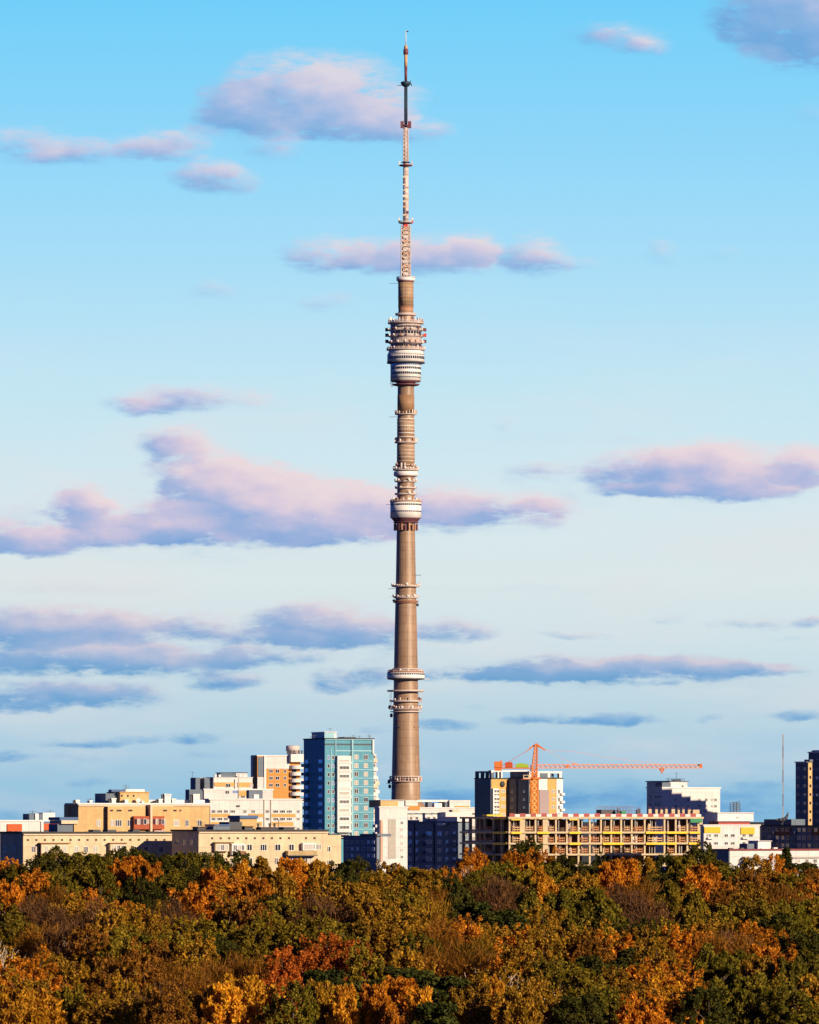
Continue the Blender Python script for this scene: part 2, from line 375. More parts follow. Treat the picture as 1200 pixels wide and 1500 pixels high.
class Bld:
    """a building measured on the photo: xl..xm its shaded left face, xm..xr its front, turned by th degrees, d metres off"""
    def __init__(s, name, label, cat, d, xl, xm, xr, ytop, th, wallm, roofm=None, wall=True, depth=None, overhang=.25, group=None):
        s.d, s.th = d, R(th); s.s = d / F; s.g = 5.0
        s.X0 = (xm - 600) * d / F
        s.root = thing(name, label, cat, (s.X0, d, s.g), s.th, group)
        s.W = s.x(xr); s.D = s.y(xl) if depth is None else depth
        s.H = s.z(ytop)
        if wall:
            b = MB(); b.box(0, s.W, 0, s.D, -2, s.H); s.wall = b.build('wall', wallm, s.root)
            b = MB(); b.box(-overhang, s.W + overhang, -overhang, s.D + overhang, s.H, s.H + .35); b.build('roof', roofm or roofdark, s.root)
    def x(s, px):
        k = (px - 600) / F
        return (k * s.d - s.X0) / (math.cos(s.th) - k * math.sin(s.th))
    def y(s, px):
        k = (px - 600) / F
        return (s.X0 - k * s.d) / (math.sin(s.th) + k * math.cos(s.th))
    def z(s, py): return EYE - (py - HORIZ) * s.s - s.g
    def box(s, name, x0, x1, yt, yb, y0, y1, m, parent=None):
        """box between photo columns x0..x1 on the front plane, rows yt..yb, from local depth y0 to y1"""
        b = MB(); b.box(s.x(x0), s.x(x1), y0, y1, s.z(yb), s.z(yt)); return b.build(name, m, parent or s.root)
    def lbox(s, name, x0, x1, yt, yb, o0, o1, m):
        """box on the left face: columns x0..x1, standing out from o0 to o1 metres"""
        b = MB(); b.box(-o1, -o0, s.y(x1), s.y(x0), s.z(yb), s.z(yt)); return b.build(name, m, s.root)
    def win(s, px, py, w, h, gl=None, fr=None, mull=1, off=0.0):
        """window centred on column px with its top at row py, w x h photo pixels"""
        me = window_mesh(w * s.s / math.cos(s.th), h * s.s, gl or wr.choice(GL), fr or frame_m, mull)
        return link('window', me, s.root, (s.x(px), -off, s.z(py + h)))
    def wins(s, pxs, pys, w, h, **k):
        for py in pys:
            for px in pxs: s.win(px, py, w, h, **k)
    def lwin(s, px, py, w, h, gl=None, fr=None, mull=1, off=0.0):
        me = window_mesh(w * s.s / max(math.sin(s.th), .3), h * s.s, gl or g_blue, fr or frame_m, mull)
        return link('window', me, s.root, (-off, s.y(px), s.z(py + h)), R(-90))
    def vent(s, px, yt, yb, w, y0, m=whiteplain, name='vent'):
        """small roof vent: box with a cap"""
        x = s.x(px); hw = w * s.s / 2; z0, z1 = s.z(yb), s.z(yt); b = MB()
        b.box(x - hw * .8, x + hw * .8, y0, y0 + hw * 1.6, z0, z1 - .3); b.box(x - hw, x + hw, y0 - hw * .2, y0 + hw * 1.8, z1 - .3, z1)
        return b.build(name, m, s.root)
    def aerial(s, px, yt, yb, y0, arms=2):
        x = s.x(px); b = MB(); b.bar((x, y0, s.z(yb)), (x, y0, s.z(yt)), .07)
        for k in range(arms):
            z = s.z(yt) - .3 - .5 * k; b.bar((x - .9, y0, z), (x + .9, y0, z), .05)
        return b.build('aerial', greydark, s.root)
    def dish(s, px, py, r, y0):
        x = s.x(px); z = s.z(py); rr = r * s.s; b = MB(); n = 16; pr = [(.0, .25), (.5, .20), (.85, .08), (1.0, 0)]
        vs, fs = [], []
        for q, dd in pr:
            for k in range(n): vs.append((x + rr * q * math.cos(2 * math.pi * k / n), y0 + rr * dd, z + rr * q * math.sin(2 * math.pi * k / n)))
        for i in range(3):
            for k in range(n): fs.append((i * n + k, i * n + (k + 1) % n, (i + 1) * n + (k + 1) % n, (i + 1) * n + k))
        b.add(vs, fs, 0, True); b.bar((x, y0 + rr * .3, z), (x, y0 + rr * .4, s.z(1177 if py < 1180 else 1221)), .12)
        return b.build('satellite_dish', panelgrey, s.root)

def front_blocks():
    # far-left long cream block whose left end lies in shade
    a = Bld('apartment_block', 'long low cream panel block with dark shaded end wall, lowest and farthest left', 'apartment block', 1110, 0, 34, 252, 1221, 22, cream)
    a.box('cornice', 34, 252, 1221.5, 1223.5, -.35, -.0, cream2)
    for k in range(17): a.win(41 + 12.5 * k, 1229.5, 1.6, 2.4, gl=g_dark, fr=frame_b, mull=0)
    for x in (49.5, 66, 75, 84, 92): a.win(x, 1239, 6.0 if x < 60 else 4.5, 10, off=0.0 if x < 60 else 1.2)
    b = MB(); x0, x1 = a.x(58), a.x(97); b.box(x0, x1, -1.2, -.0, a.z(1252), a.z(1236)); b.build('loggia', cream2, a.root)
    a.box('loggia_roof', 56, 100, 1234.5, 1236.2, -1.5, -.02, brownpanel); a.box('parapet', 57, 98, 1250, 1256, -1.32, -1.2, brownpanel)
    a.box('drainpipe', 56, 57.6, 1236, 1262, -.5, -.02, greydark)
    a.box('loggia', 159, 182, 1236, 1258, -1.2, -.0, cream2); a.box('loggia_roof', 158, 183, 1234.6, 1236.2, -1.5, -.02, brownpanel)
    for x in (165, 171, 177): a.win(x, 1238, 5, 9, off=1.2)
    for x in (112, 126, 140, 200, 214, 236): a.win(x, 1240, 6, 9)
    for x in (49, 70, 90, 112, 140, 170, 200, 230): a.win(x, 1260, 6, 9)
    for x in (8, 20):
        for y in (1240, 1258): a.lwin(x, y, 6, 8, gl=g_dark)
    a.box('roof_shed', 88, 111, 1207, 1220.5, 1.5, 7, slate); a.box('roof_shed', 111.5, 127, 1207, 1220.5, 1.2, 7, tan)
    a.box('shed_roof', 90, 117, 1197, 1201.5, 1.0, 8, roofblue); a.box('shed_fascia', 92, 117, 1201.6, 1206.8, .8, 8, cream2)
    for x, w in ((147, 11), (169, 13), (205, 10)): a.box('hatch', x - w / 2, x + w / 2, 1215.5, 1220.8, 2, 5, greydark)
    for x in (52, 60, 84): a.vent(x, 1218.5, 1221, 3, 2, greydark)
    # cream block with the long balcony
    b = Bld('apartment_block', 'cream panel block with one long concrete balcony, in front of the teal tower', 'apartment block', 1100, 252, 291, 480, 1218, 22, cream)
    b.box('side_wing', 480, 503, 1223, 1300, 1.2, 12, cream); b.box('wing_roof', 479.5, 503.5, 1222.4, 1223, 1.0, 12.2, roofdark)
    b.box('cornice', 291, 480, 1218.5, 1220.4, -.35, 0, cream2)
    for k in range(13):
        if k not in (10,): b.win(311 + 12.5 * k, 1227, 1.7, 2.4, gl=g_dark, fr=frame_b, mull=0)
    b.box('loggia', 313, 333, 1235.5, 1247, -1.1, 0, cream2); b.box('loggia_roof', 312, 339, 1233.6, 1235.3, -1.4, -.02, brownpanel)
    for x in (318, 323, 329): b.win(x, 1237, 4.6, 9, off=1.1)
    b.box('loggia', 337, 357, 1236, 1252, -1.1, 0, whiteplain); b.box('parapet', 348, 357, 1246.5, 1252, -1.25, -1.1, brownpanel)
    for x in (342, 348, 353): b.win(x, 1238, 4.6, 8, off=1.1)
    for x, w in ((365.5, 8), (386, 10), (407, 8.5), (427, 8)): b.win(x, 1236.5, w, 10, mull=2 if w > 9 else 1)
    b.box('glazed_balcony', 441, 460, 1235, 1246, -1.1, 0, whiteplain)
    for x in (445.5, 451, 456.5): b.win(x, 1236.5, 5, 8.5, gl=g_cur, off=1.1)
    for x, w in ((465, 4), (469, 3.4)): b.win(x, 1237, w, 8, gl=g_dark)
    b.box('balcony', 418, 461, 1246.5, 1253.2, -1.5, -.02, mat('balcony_concrete', (.42, .30, .15), .9, .3, .8, None, .3))
    b.box('balcony_floor', 417.5, 461.5, 1253.2, 1254.2, -1.6, -.02, greydark)
    for x, w in ((386, 9), (405, 5), (425, 8), (432, 6), (447, 9), (453, 6), (366, 8), (342, 8), (320, 8)): b.win(x, 1257, w, 9.5)
    for x in (481.5 + 2, 487): pass
    for x, y in ((484.5, 1240), (484.5, 1260)):
        o = b.win(x, y, 6.5, 8.5); o.location.y = 1.2
    for x in (260, 270, 281):
        for y in (1230, 1248): b.lwin(x, y, 6, 8, gl=g_dark)
    b.box('lift_housing', 362, 387, 1199, 1214, 4, 10, tan); b.box('housing_roof', 361, 388, 1194.5, 1199, 3.6, 10.4, roofblue)
    b.box('roof_shed', 342, 361, 1204, 1217.6, 2.5, 8, greydark); b.box('roof_shed', 318, 342, 1210, 1217.6, 2, 7, slate)
    b.box('shed_roof', 319, 343, 1207.5, 1209.8, 1.8, 7.4, roofblue)
    for x, w, t in ((301, 12, 1212), (370, 12, 1211), (400, 24, 1212.5), (429, 16, 1212.5)):
        b.box('hatch', x - w / 2, x + w / 2, t, 1217.6, 2, 5, greydark); b.box('hatch_lid', x - w / 2 - .8, x + w / 2 + .8, t - 1, t, 1.6, 5.4, brownpanel)
    for x in (385, 392, 409, 416): b.vent(x, 1206, 1217.6, 3, 5, greydark)
    b.aerial(303, 1203, 1217, 3); b.aerial(416, 1200, 1217, 3)
    # tan brick block with rust-red glazed balconies
    c = Bld('apartment_block', 'tan brick block with rust red glazed balconies and white roof vents', 'apartment block', 1300, 97, 115, 307, 1178.5, 20, tan, whiteplain)
    c.lbox('pilaster', 97, 103, 1178, 1200, .0, .5, tan); c.box('cornice', 115, 307, 1179, 1181.2, -.3, 0, cream2)
    c.box('bay', 155.6, 210.5, 1181.3, 1240, -1.4, 0, tan); c.box('bay', 217, 252, 1181.3, 1240, -1.0, 0, tan)
    c.box('drainpipe', 153.8, 155.4, 1181.3, 1221, -.6, -.02, greydark)
    for x, w in ((144.5, 6), (162, 5), (171, 9.5), (187, 6), (239.5, 3), (257.5, 10), (274, 5.5), (292, 6)):
        c.win(x, 1201, w, 9.5, gl=wr.choice([g_cur, g_mid]), mull=2 if w > 9 else 1, off=1.4 if 156 < x < 210 else 1.0 if 217 < x < 252 else 0)
    for x in (128, 257, 274, 292): c.win(x, 1222, 6, 9)
    for x, w in ((161, 4), (172, 7), (188.5, 6), (240, 5.5), (256, 5.5), (264.5, 2.4)): c.win(x, 1186.5, w, 2.0, gl=g_dark, fr=frame_b, mull=0, off=1.4 if 156 < x < 210 else 1.0 if 217 < x < 252 else 0)
    for x0, x1 in ((191.5, 214.5), (218.5, 236)):
        c.box('glazed_balcony', x0, x1, 1195.5, 1214.8, -2.6, -.9, rust)
        n = 5 if x0 < 200 else 4
        for k in range(n): c.win(x0 + (k + .5) * (x1 - x0) / n, 1199.5, (x1 - x0) / n - .6, 8.2, gl=[g_dark, g_cur, g_mid][k % 3], fr=whiteplain if k % 2 else rust, mull=0, off=2.6)
    c.box('glazed_balcony', 221, 236.5, 1216, 1231.5, -2.6, -.9, rust)
    for k in range(4): c.win(223.2 + 3.8 * k, 1217, 3.4, 7, gl=g_cur, mull=0, off=2.6)
    c.box('column', 215, 218, 1178.5, 1231, -2.9, -.02, cream2)
    c.box('penthouse', 180, 222, 1161, 1177.7, 2.0, 12, tan); c.box('penthouse_shade_side', 161.5, 179.7, 1162, 1177.7, 3.5, 12, slate); c.box('penthouse_roof', 179, 223, 1159.6, 1161, 1.7, 12.3, tan2)  # slate box paints the shaded left face of the penthouse
    for x in (182.5, 191.5, 200): c.vent(x, 1164, 1167, 2, 1.8, greydark, 'hatch')
    c.box('roof_panel', 207.5, 236, 1155.5, 1177.7, 12.6, 14, whiteplain); c.box('tank', 187, 206.5, 1156, 1160.5, 12.5, 15, roofblue)
    for x, t, w in ((115.5, 1171.5, 7), (135, 1172, 5), (168.5, 1169, 8), (187, 1171, 6), (211, 1173, 4), (237, 1170, 7), (246, 1162.5, 8), (249, 1163, 8), (256.5, 1169.5, 7), (288, 1163, 8)):
        c.vent(x, t, 1177.8, w, .8, whiteplain); c.vent(x - w * .62, t + 1, 1177.8, w * .5, 1.2, greydark)  # dark twin left of each white vent paints its shaded side
    c.box('parapet', 222.5, 306, 1171.5, 1177.8, 3, 3.4, whiteplain)
    c.dish(204.5, 1172, 3.6, .6); c.aerial(196, 1149, 1160, 6); c.aerial(136, 1169, 1172, 2); c.aerial(180, 1159, 1161, 4)
    # low white and red store at the left edge
    e = Bld('low_building', 'low white and rust red building with roof plant at the left edge', 'building', 1250, -30, -20, 62, 1203.5, 20, white, whiteplain)
    e.box('red_door', 10.5, 32, 1207, 1217.5, -.3, -.02, mat('signal_red_panel', (.55, .09, .02), .7, .12, .4)); e.box('wing', 62.2, 89, 1204.5, 1240, .6, 9, slate)
    e.box('red_fascia', 64, 86.5, 1206.5, 1216, .2, .58, mat('signal_red_panel', (.55, .09, .02))); e.box('pilaster', 60, 63.5, 1203, 1225, -.3, -.02, whiteplain)
    for x, w, t, m_ in ((52, 7, 1192, slate), (60, 5, 1191.5, whiteplain), (65.5, 5, 1192, slate), (77.5, 18, 1190.5, whiteplain)): e.box('roof_plant', x - w / 2, x + w / 2, t, 1203, 3, 8, m_)
    e.aerial(57, 1187, 1192, 5); e.aerial(83, 1186, 1191, 5)
    for x in (18, 26): e.vent(x, 1217.5, 1221, 4, -.9, greydark, 'hatch')
front_blocks()

def white_complex():
    # long white block in front
    a = Bld('apartment_block', 'long bright white block with bands of windows over tan panels', 'apartment block', 1750, 300, 307, 443, 1171.5, 18, white, whiteplain)
    for x0, x1 in ((308, 337), (364, 387), (397, 433)):
        a.box('tan_band', x0, x1, 1192, 1197, -.12, 0, tan2); a.box('tan_band', x0, x1 - 3, 1204, 1210, -.12, 0, tan2)
    for y in (1186.5, 1197.5, 1212):
        for x, w in ((313, 6), (322, 8), (331, 6), (341, 8), (359, 5), (371, 6), (392, 6), (404, 8), (414, 8), (424, 8), (437, 4.5)): a.win(x, y, w, 4.6, mull=2, gl=wr.choice([g_dark, g_mid, g_mid]))
    for x in (307.3, 386.5, 396.5): a.box('drainpipe', x, x + 1, 1171.5, 1220, -.25, -.02, grey)
    a.vent(349, 1179.5, 1182, 5, -.3, greydark, 'hatch')
    a.box('portal', 369, 389, 1157.5, 1171, 3, 6, slate); a.box('portal_panel', 375.5, 383, 1163.5, 1171, 2.6, 2.98, whiteplain)
    # lower stepped block
    b = Bld('apartment_block', 'stepped white block with dark portal frames on its roof, beside the tan brick block', 'apartment block', 1795, 290, 299, 400, 1157, 18, white, whiteplain)
    b.box('upper_storey', 315, 372, 1139, 1156.8, 1.5, 14, white); b.box('upper_roof', 314.5, 372.5, 1138.2, 1139, 1.2, 14.3, whiteplain)
    b.box('tan_band', 316, 346, 1146, 1152, 1.3, 1.48, tan2); b.box('tan_band', 350, 371, 1146, 1153, 1.3, 1.48, tan2)
    b.box('tan_band', 350, 369, 1158.5, 1166, -.2, 0, tan2)
    b.box('portal', 278, 298.6, 1156.5, 1180, .5, 5, slate); b.box('portal_panel', 284.5, 293, 1163, 1175, .1, .48, whiteplain)
    b.box('parapet', 297, 315, 1139, 1156.8, 8, 9, whiteplain); b.box('stair_head', 303.5, 314.7, 1139.5, 1156.8, 3, 7.8, slate); b.box('stair_head', 290.5, 297, 1139, 1156.8, 3, 9, slate)
    b.box('penthouse', 330, 352, 1132, 1138, 5, 10, slate); b.box('penthouse', 352.5, 369, 1131.5, 1138, 5, 10, white); b.box('penthouse_roof', 329, 370, 1131, 1131.6, 4.6, 10.4, roofdark)
    for x in (320, 326, 356, 362): b.vent(x, 1134.5, 1138, 3.5, 3, wr.choice([whiteplain, greydark]))
    b.box('drainpipe', 349, 350, 1139, 1171, -.3, -.02, grey)
    for x, y, w in ((333, 1158, 6), (345, 1157.5, 9), (356, 1164, 6), (336, 1148, 7), (371 - 1, 1148, 5)): b.win(x, y, w, 5, gl=g_blue if w > 8 else None, off=0 if y > 1156 else -1.3)
    b.aerial(287, 1130, 1139, 4, 1)
    # taller block with the curved balcony stack
    c = Bld('apartment_tower', 'white and orange brick tower with a stack of rounded balconies, left of the teal tower', 'apartment tower', 2000, 369, 377, 440, 1107.5, 20, orange, whiteplain)
    c.box('white_top', 389.5, 424, 1108, 1126, -.25, 0, white); c.lbox('white_fin', 369, 372, 1107, 1140, .0, .4, white)
    c.box('recess_shade_panel', 378, 388.6, 1109, 1138, -.12, 0, slate); c.box('white_pier', 386.5, 389.3, 1107, 1172, -.5, -.02, whiteplain)  # flat slate panel paints the shade of a recess
    c.box('white_base', 377, 389, 1138.5, 1172, -.22, -.0, white)
    for y in (1126.8, 1137, 1147.3):
        for x in (397, 406.5, 417.5): c.win(x, y, 6 if x < 417 else 4, 5.2, gl=g_dark if x > 400 else g_mid)
    for x in (397, 407): c.win(x, 1117.5, 1.6, 2.0, gl=g_dark, fr=frame_b, mull=0)
    for k in range(6):
        b_ = MB(); zt, zb = c.z(1121 + 9.8 * k), c.z(1126.2 + 9.8 * k); x0, x1 = c.x(424.5), c.x(444.5); n = 12; vs = []
        for z in (zb, zt):
            for q in range(n + 1):
                an = math.pi * q / n; vs.append(((x0 + x1) / 2 - (x1 - x0) / 2 * math.cos(an), -2.6 * math.sin(an) ** .7 if 0 < q < n else 0, z))
        m_ = n + 1; fs = [(q, q + 1, m_ + q + 1, m_ + q) for q in range(n)] + [tuple(range(m_))[::-1], tuple(range(m_, 2 * m_))]
        b_.add(vs, fs); b_.build('balcony', whiteplain, c.root)
        c.box('balcony_door', 428, 434, 1126.6 + 9.8 * k, 1130.6 + 9.8 * k, -.12, 0, g_dark)
    c.box('balcony_crown', 423.5, 444, 1104.5, 1116, -2.2, 1, whiteplain)
    b_ = MB(); b_.lathe([(c.s * 9, c.z(1104.4)), (c.s * 9, c.z(1100)), (c.s * 10.2, c.z(1099.8)), (c.s * 10.2, c.z(1092.5)), (c.s * 8, c.z(1091.5))], 24, 0, c.x(434.5), 4); b_.build('roof_drum', steelpink, c.root)
    for x in (425, 430, 437, 441): c.vent(x, 1099, 1104.5, 2.4, -1.2, greydark)
white_complex()

def teal_tower():
    t = Bld('apartment_tower', 'tall teal tiled apartment tower with white glazed balcony column', 'apartment tower', 1870, 445, 476, 547.5, 1082.5, 22, teal)
    t.box('lift_housing', 476, 490.5, 1073, 1082.2, .3, 12, tealpale); t.box('housing_roof', 475.4, 494, 1071.8, 1073, -.1, 12.4, whiteplain); t.box('housing_side', 490.7, 494, 1074, 1082.2, .6, 11, whiteplain)
    t.box('dark_band', 476.3, 547, 1089.2, 1091.2, -.12, 0, greydark); t.box('cornice', 476, 548.5, 1082.6, 1083.6, -.4, 0, tealpale); t.box('pale_band', 492, 546, 1098.8, 1100.6, -.15, 0, tealpale)
    for x in (515.8,): t.box('pilaster', x - 1.2, x + 1.2, 1083, 1230, -.5, -.0, tealpale)
    t.box('pilaster', 545.2, 547.4, 1083, 1104, -.5, 0, whiteplain)
    t.box('balcony_stack', 492.5, 512.5, 1107, 1218, -1.3, 0, whiteplain)
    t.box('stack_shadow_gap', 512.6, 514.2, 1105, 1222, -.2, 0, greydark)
    for k in range(10):
        y = 1107 + 12.5 * k
        if k not in (3,): t.win(502.5, y + 2.4 + (3 if k == 0 else 0), 15, 5.2, gl=[g_cur, g_dark, g_mid, g_dark, g_cur, g_mid][k % 6], mull=6, off=1.3)
        if k < 9: t.box('balcony_parapet', 492.1, 512.9, y + 8.2, y + 12.3, -1.45, -1.3, white)
    for k in range(11):
        y = 1106 + 12.5 * k - .5
        t.win(522, y, 6, 6.6, mull=1, gl=wr.choice([g_cur, g_mid, g_cur])); t.win(536, y, 6, 6.6, mull=1, gl=wr.choice([g_cur, g_mid, g_dark]))
        t.box('pale_band', 517, 546, y + 8.6, y + 9.8, -.10, 0, tealpale)
        t.win(481.5, y + 1, 3.2, 6, mull=0, gl=wr.choice([g_mid, g_dark, g_blue])); t.win(488, y + 1, 3.2, 6, mull=0, gl=wr.choice([g_mid, g_dark, g_blue]))
    t.box('pilaster', 484.3, 485.4, 1096, 1225, -.2, 0, tealpale); t.box('pilaster', 491, 492.2, 1083.8, 1225, -.3, 0, tealpale)
    for k in range(10):
        y = 1112 + 12.5 * k
        t.lwin(469.5, y, 6, 6, gl=g_blue, fr=frame_m); t.lwin(449, y, 5, 6, gl=g_blue, fr=frame_m)
        t.lbox('balcony', 445.6, 452.5, y + 6.4, y + 11, .02, 1.1, teal)
    # white balcony towers on its right-hand corner
    for (x0, x1, yt, n, y0) in ((545, 553.8, 1104, 9, 1.5), (552, 560, 1137, 6, 3.6)):
        t.box('corner_stack', x0, x1, yt, 1234, y0, y0 + 5, white)
        for k in range(n):
            y = yt + 1.5 + 12.5 * k
            t.box('corner_parapet', x0 - .8, x1 + .5, y + 6, y + 11, y0 - .9, y0 - .02, whiteplain if k % 3 else cream2)
            o = t.win((x0 + x1) / 2, y + .4, x1 - x0 - 2, 5, gl=wr.choice([g_mid, g_dark, g_cur]), mull=2); o.location.y = y0
    for x, yt in ((487, 1066), (521, 1076), (529.5, 1077), (545, 1077), (459, 1078), (463.5, 1076), (544, 1075)): t.aerial(x, yt, 1082, 2, 1)
    t.box('roof_canopy', 508, 525, 1079.2, 1080.8, 2, 8, greydark); t.box('canopy_post', 515, 517, 1080.8, 1082.2, 4, 5, greydark)
    # navy block in shade at its foot
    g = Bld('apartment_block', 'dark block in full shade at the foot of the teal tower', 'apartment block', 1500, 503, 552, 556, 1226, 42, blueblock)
    for x in (508, 516, 524, 532, 540, 547):
        for y in (1231, 1241, 1251): g.lwin(x, y, 4, 5, gl=wr.choice([g_dark, g_blue]))
    g.lbox('stair_head', 515, 540, 1221.5, 1225.6, -8, -3, slate)
    g.lbox('parapet', 503, 552, 1224.6, 1226, .02, .3, slate)
teal_tower()

def centre_blocks():
    h = Bld('apartment_block', 'narrow white gable block with a grey window strip, at the foot of the television tower', 'apartment block', 1650, 549, 556, 597, 1183, 20, white, whiteplain)
    h.box('top_storey', 561, 587, 1172.5, 1182.6, 2, 12, tan); h.box('top_roof', 560, 596, 1171.6, 1172.4, 1.6, 12.4, whiteplain); h.box('top_side', 587.3, 596, 1173, 1182.6, 2.2, 11, white)
    h.box('window_strip', 568.5, 580, 1200, 1258, -.1, 0, grey)
    for k in range(6):
        h.win(571.5, 1201 + 10 * k, 4.4, 5, gl=g_mid); h.win(577, 1201 + 10 * k, 4.4, 5, gl=g_dark)
        h.win(589, 1203 + 10 * k, 4, 4.6, gl=wr.choice([g_cur, g_mid])); h.lbox('balcony', 550, 554.5, 1208 + 11 * k, 1212 + 11 * k, .02, .9, whiteplain)
    h.box('pipe', 557, 560.5, 1201, 1262, -.35, -.02, mat('pink_plaster', (.55, .33, .24)))
    i = Bld('apartment_block', 'pale flat topped block with two orange bands, right of the television tower', 'apartment block', 1950, 588, 593, 716, 1184, 20, white, whiteplain)
    i.box('roof_storey', 597, 615, 1172, 1183.6, 2, 12, white); i.box('orange_band', 598, 614.8, 1180.2, 1186.5, -.3, 1.9, orange)
    i.box('portal_beam', 615, 660, 1171.5, 1174.6, 2, 5, whiteplain); i.box('portal_post', 630, 636, 1174.8, 1183.6, 2, 5, slate); i.box('portal_room', 641, 652, 1176.5, 1183.6, 3, 8, whiteplain)
    i.box('portal_post', 655, 660, 1174.8, 1183.6, 2, 5, slate); i.box('roof_storey', 660.3, 690.5, 1172, 1183.6, 1, 12, white); i.box('orange_band', 667.5, 689, 1180.5, 1187.5, .8, .98, orange)
    i.box('roof_storey', 690.8, 703, 1184.2, 1190, .6, 9, white)
    for k in range(9): i.win(610 + 12 * k, 1190, 5, 4, gl=g_mid)
    # big slate-blue block that shows only its shaded side
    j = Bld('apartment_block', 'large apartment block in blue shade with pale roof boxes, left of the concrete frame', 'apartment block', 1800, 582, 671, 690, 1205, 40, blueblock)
    for x0, x1 in ((594, 617.5), (619.5, 638.5), (641, 663)):
        y0 = j.y(x0 + 2); w = (x1 - x0) * j.s / math.cos(j.th); b = MB(); b.box(.4, .4 + w, y0, y0 + 1.3, j.z(1204.6), j.z(1192.5)); b.build('roof_house', white, j.root)
        b = MB(); b.box(.1, .7 + w, y0 - .3, y0 + 1.6, j.z(1192.5), j.z(1191.2)); b.build('house_roof', slate, j.root)
        for q in range(2):
            o = link('window', window_mesh(1.1, 1.1, g_mid, frame_m), j.root, (1.8 + q * 2.4, y0, j.z(1201)))
    for k in range(5):
        y = 1218 + 12.5 * k
        for x, w in ((588, 4), (601, 5), (611, 4), (628.5, 9), (644, 6.5), (655, 4), (666, 4)): j.lwin(x, y, w, 6, gl=g_cur if w > 6 and k else wr.choice([g_blue, g_cur, g_blue]))
        j.lbox('balcony', 616, 623, y + 4, y + 8, .02, 1.1, slate); j.lbox('balcony', 659, 670, y + 4, y + 8, .02, 1.1, slate)
        j.win(682, y, 5, 6, gl=g_mid)
    j.lbox('parapet', 582, 671, 1204, 1206.4, .02, .35, slate); j.lbox('white_hut', 646, 656, 1205.5, 1209, .4, 1.6, whiteplain)
    j.box('white_gable', 671.5, 689.5, 1190, 1204.5, .5, 10, whiteplain)
    j.lbox('drainpipe', 607, 608, 1206, 1268, .02, .3, greydark); j.lbox('drainpipe', 636, 637, 1206, 1268, .02, .3, greydark)
centre_blocks()

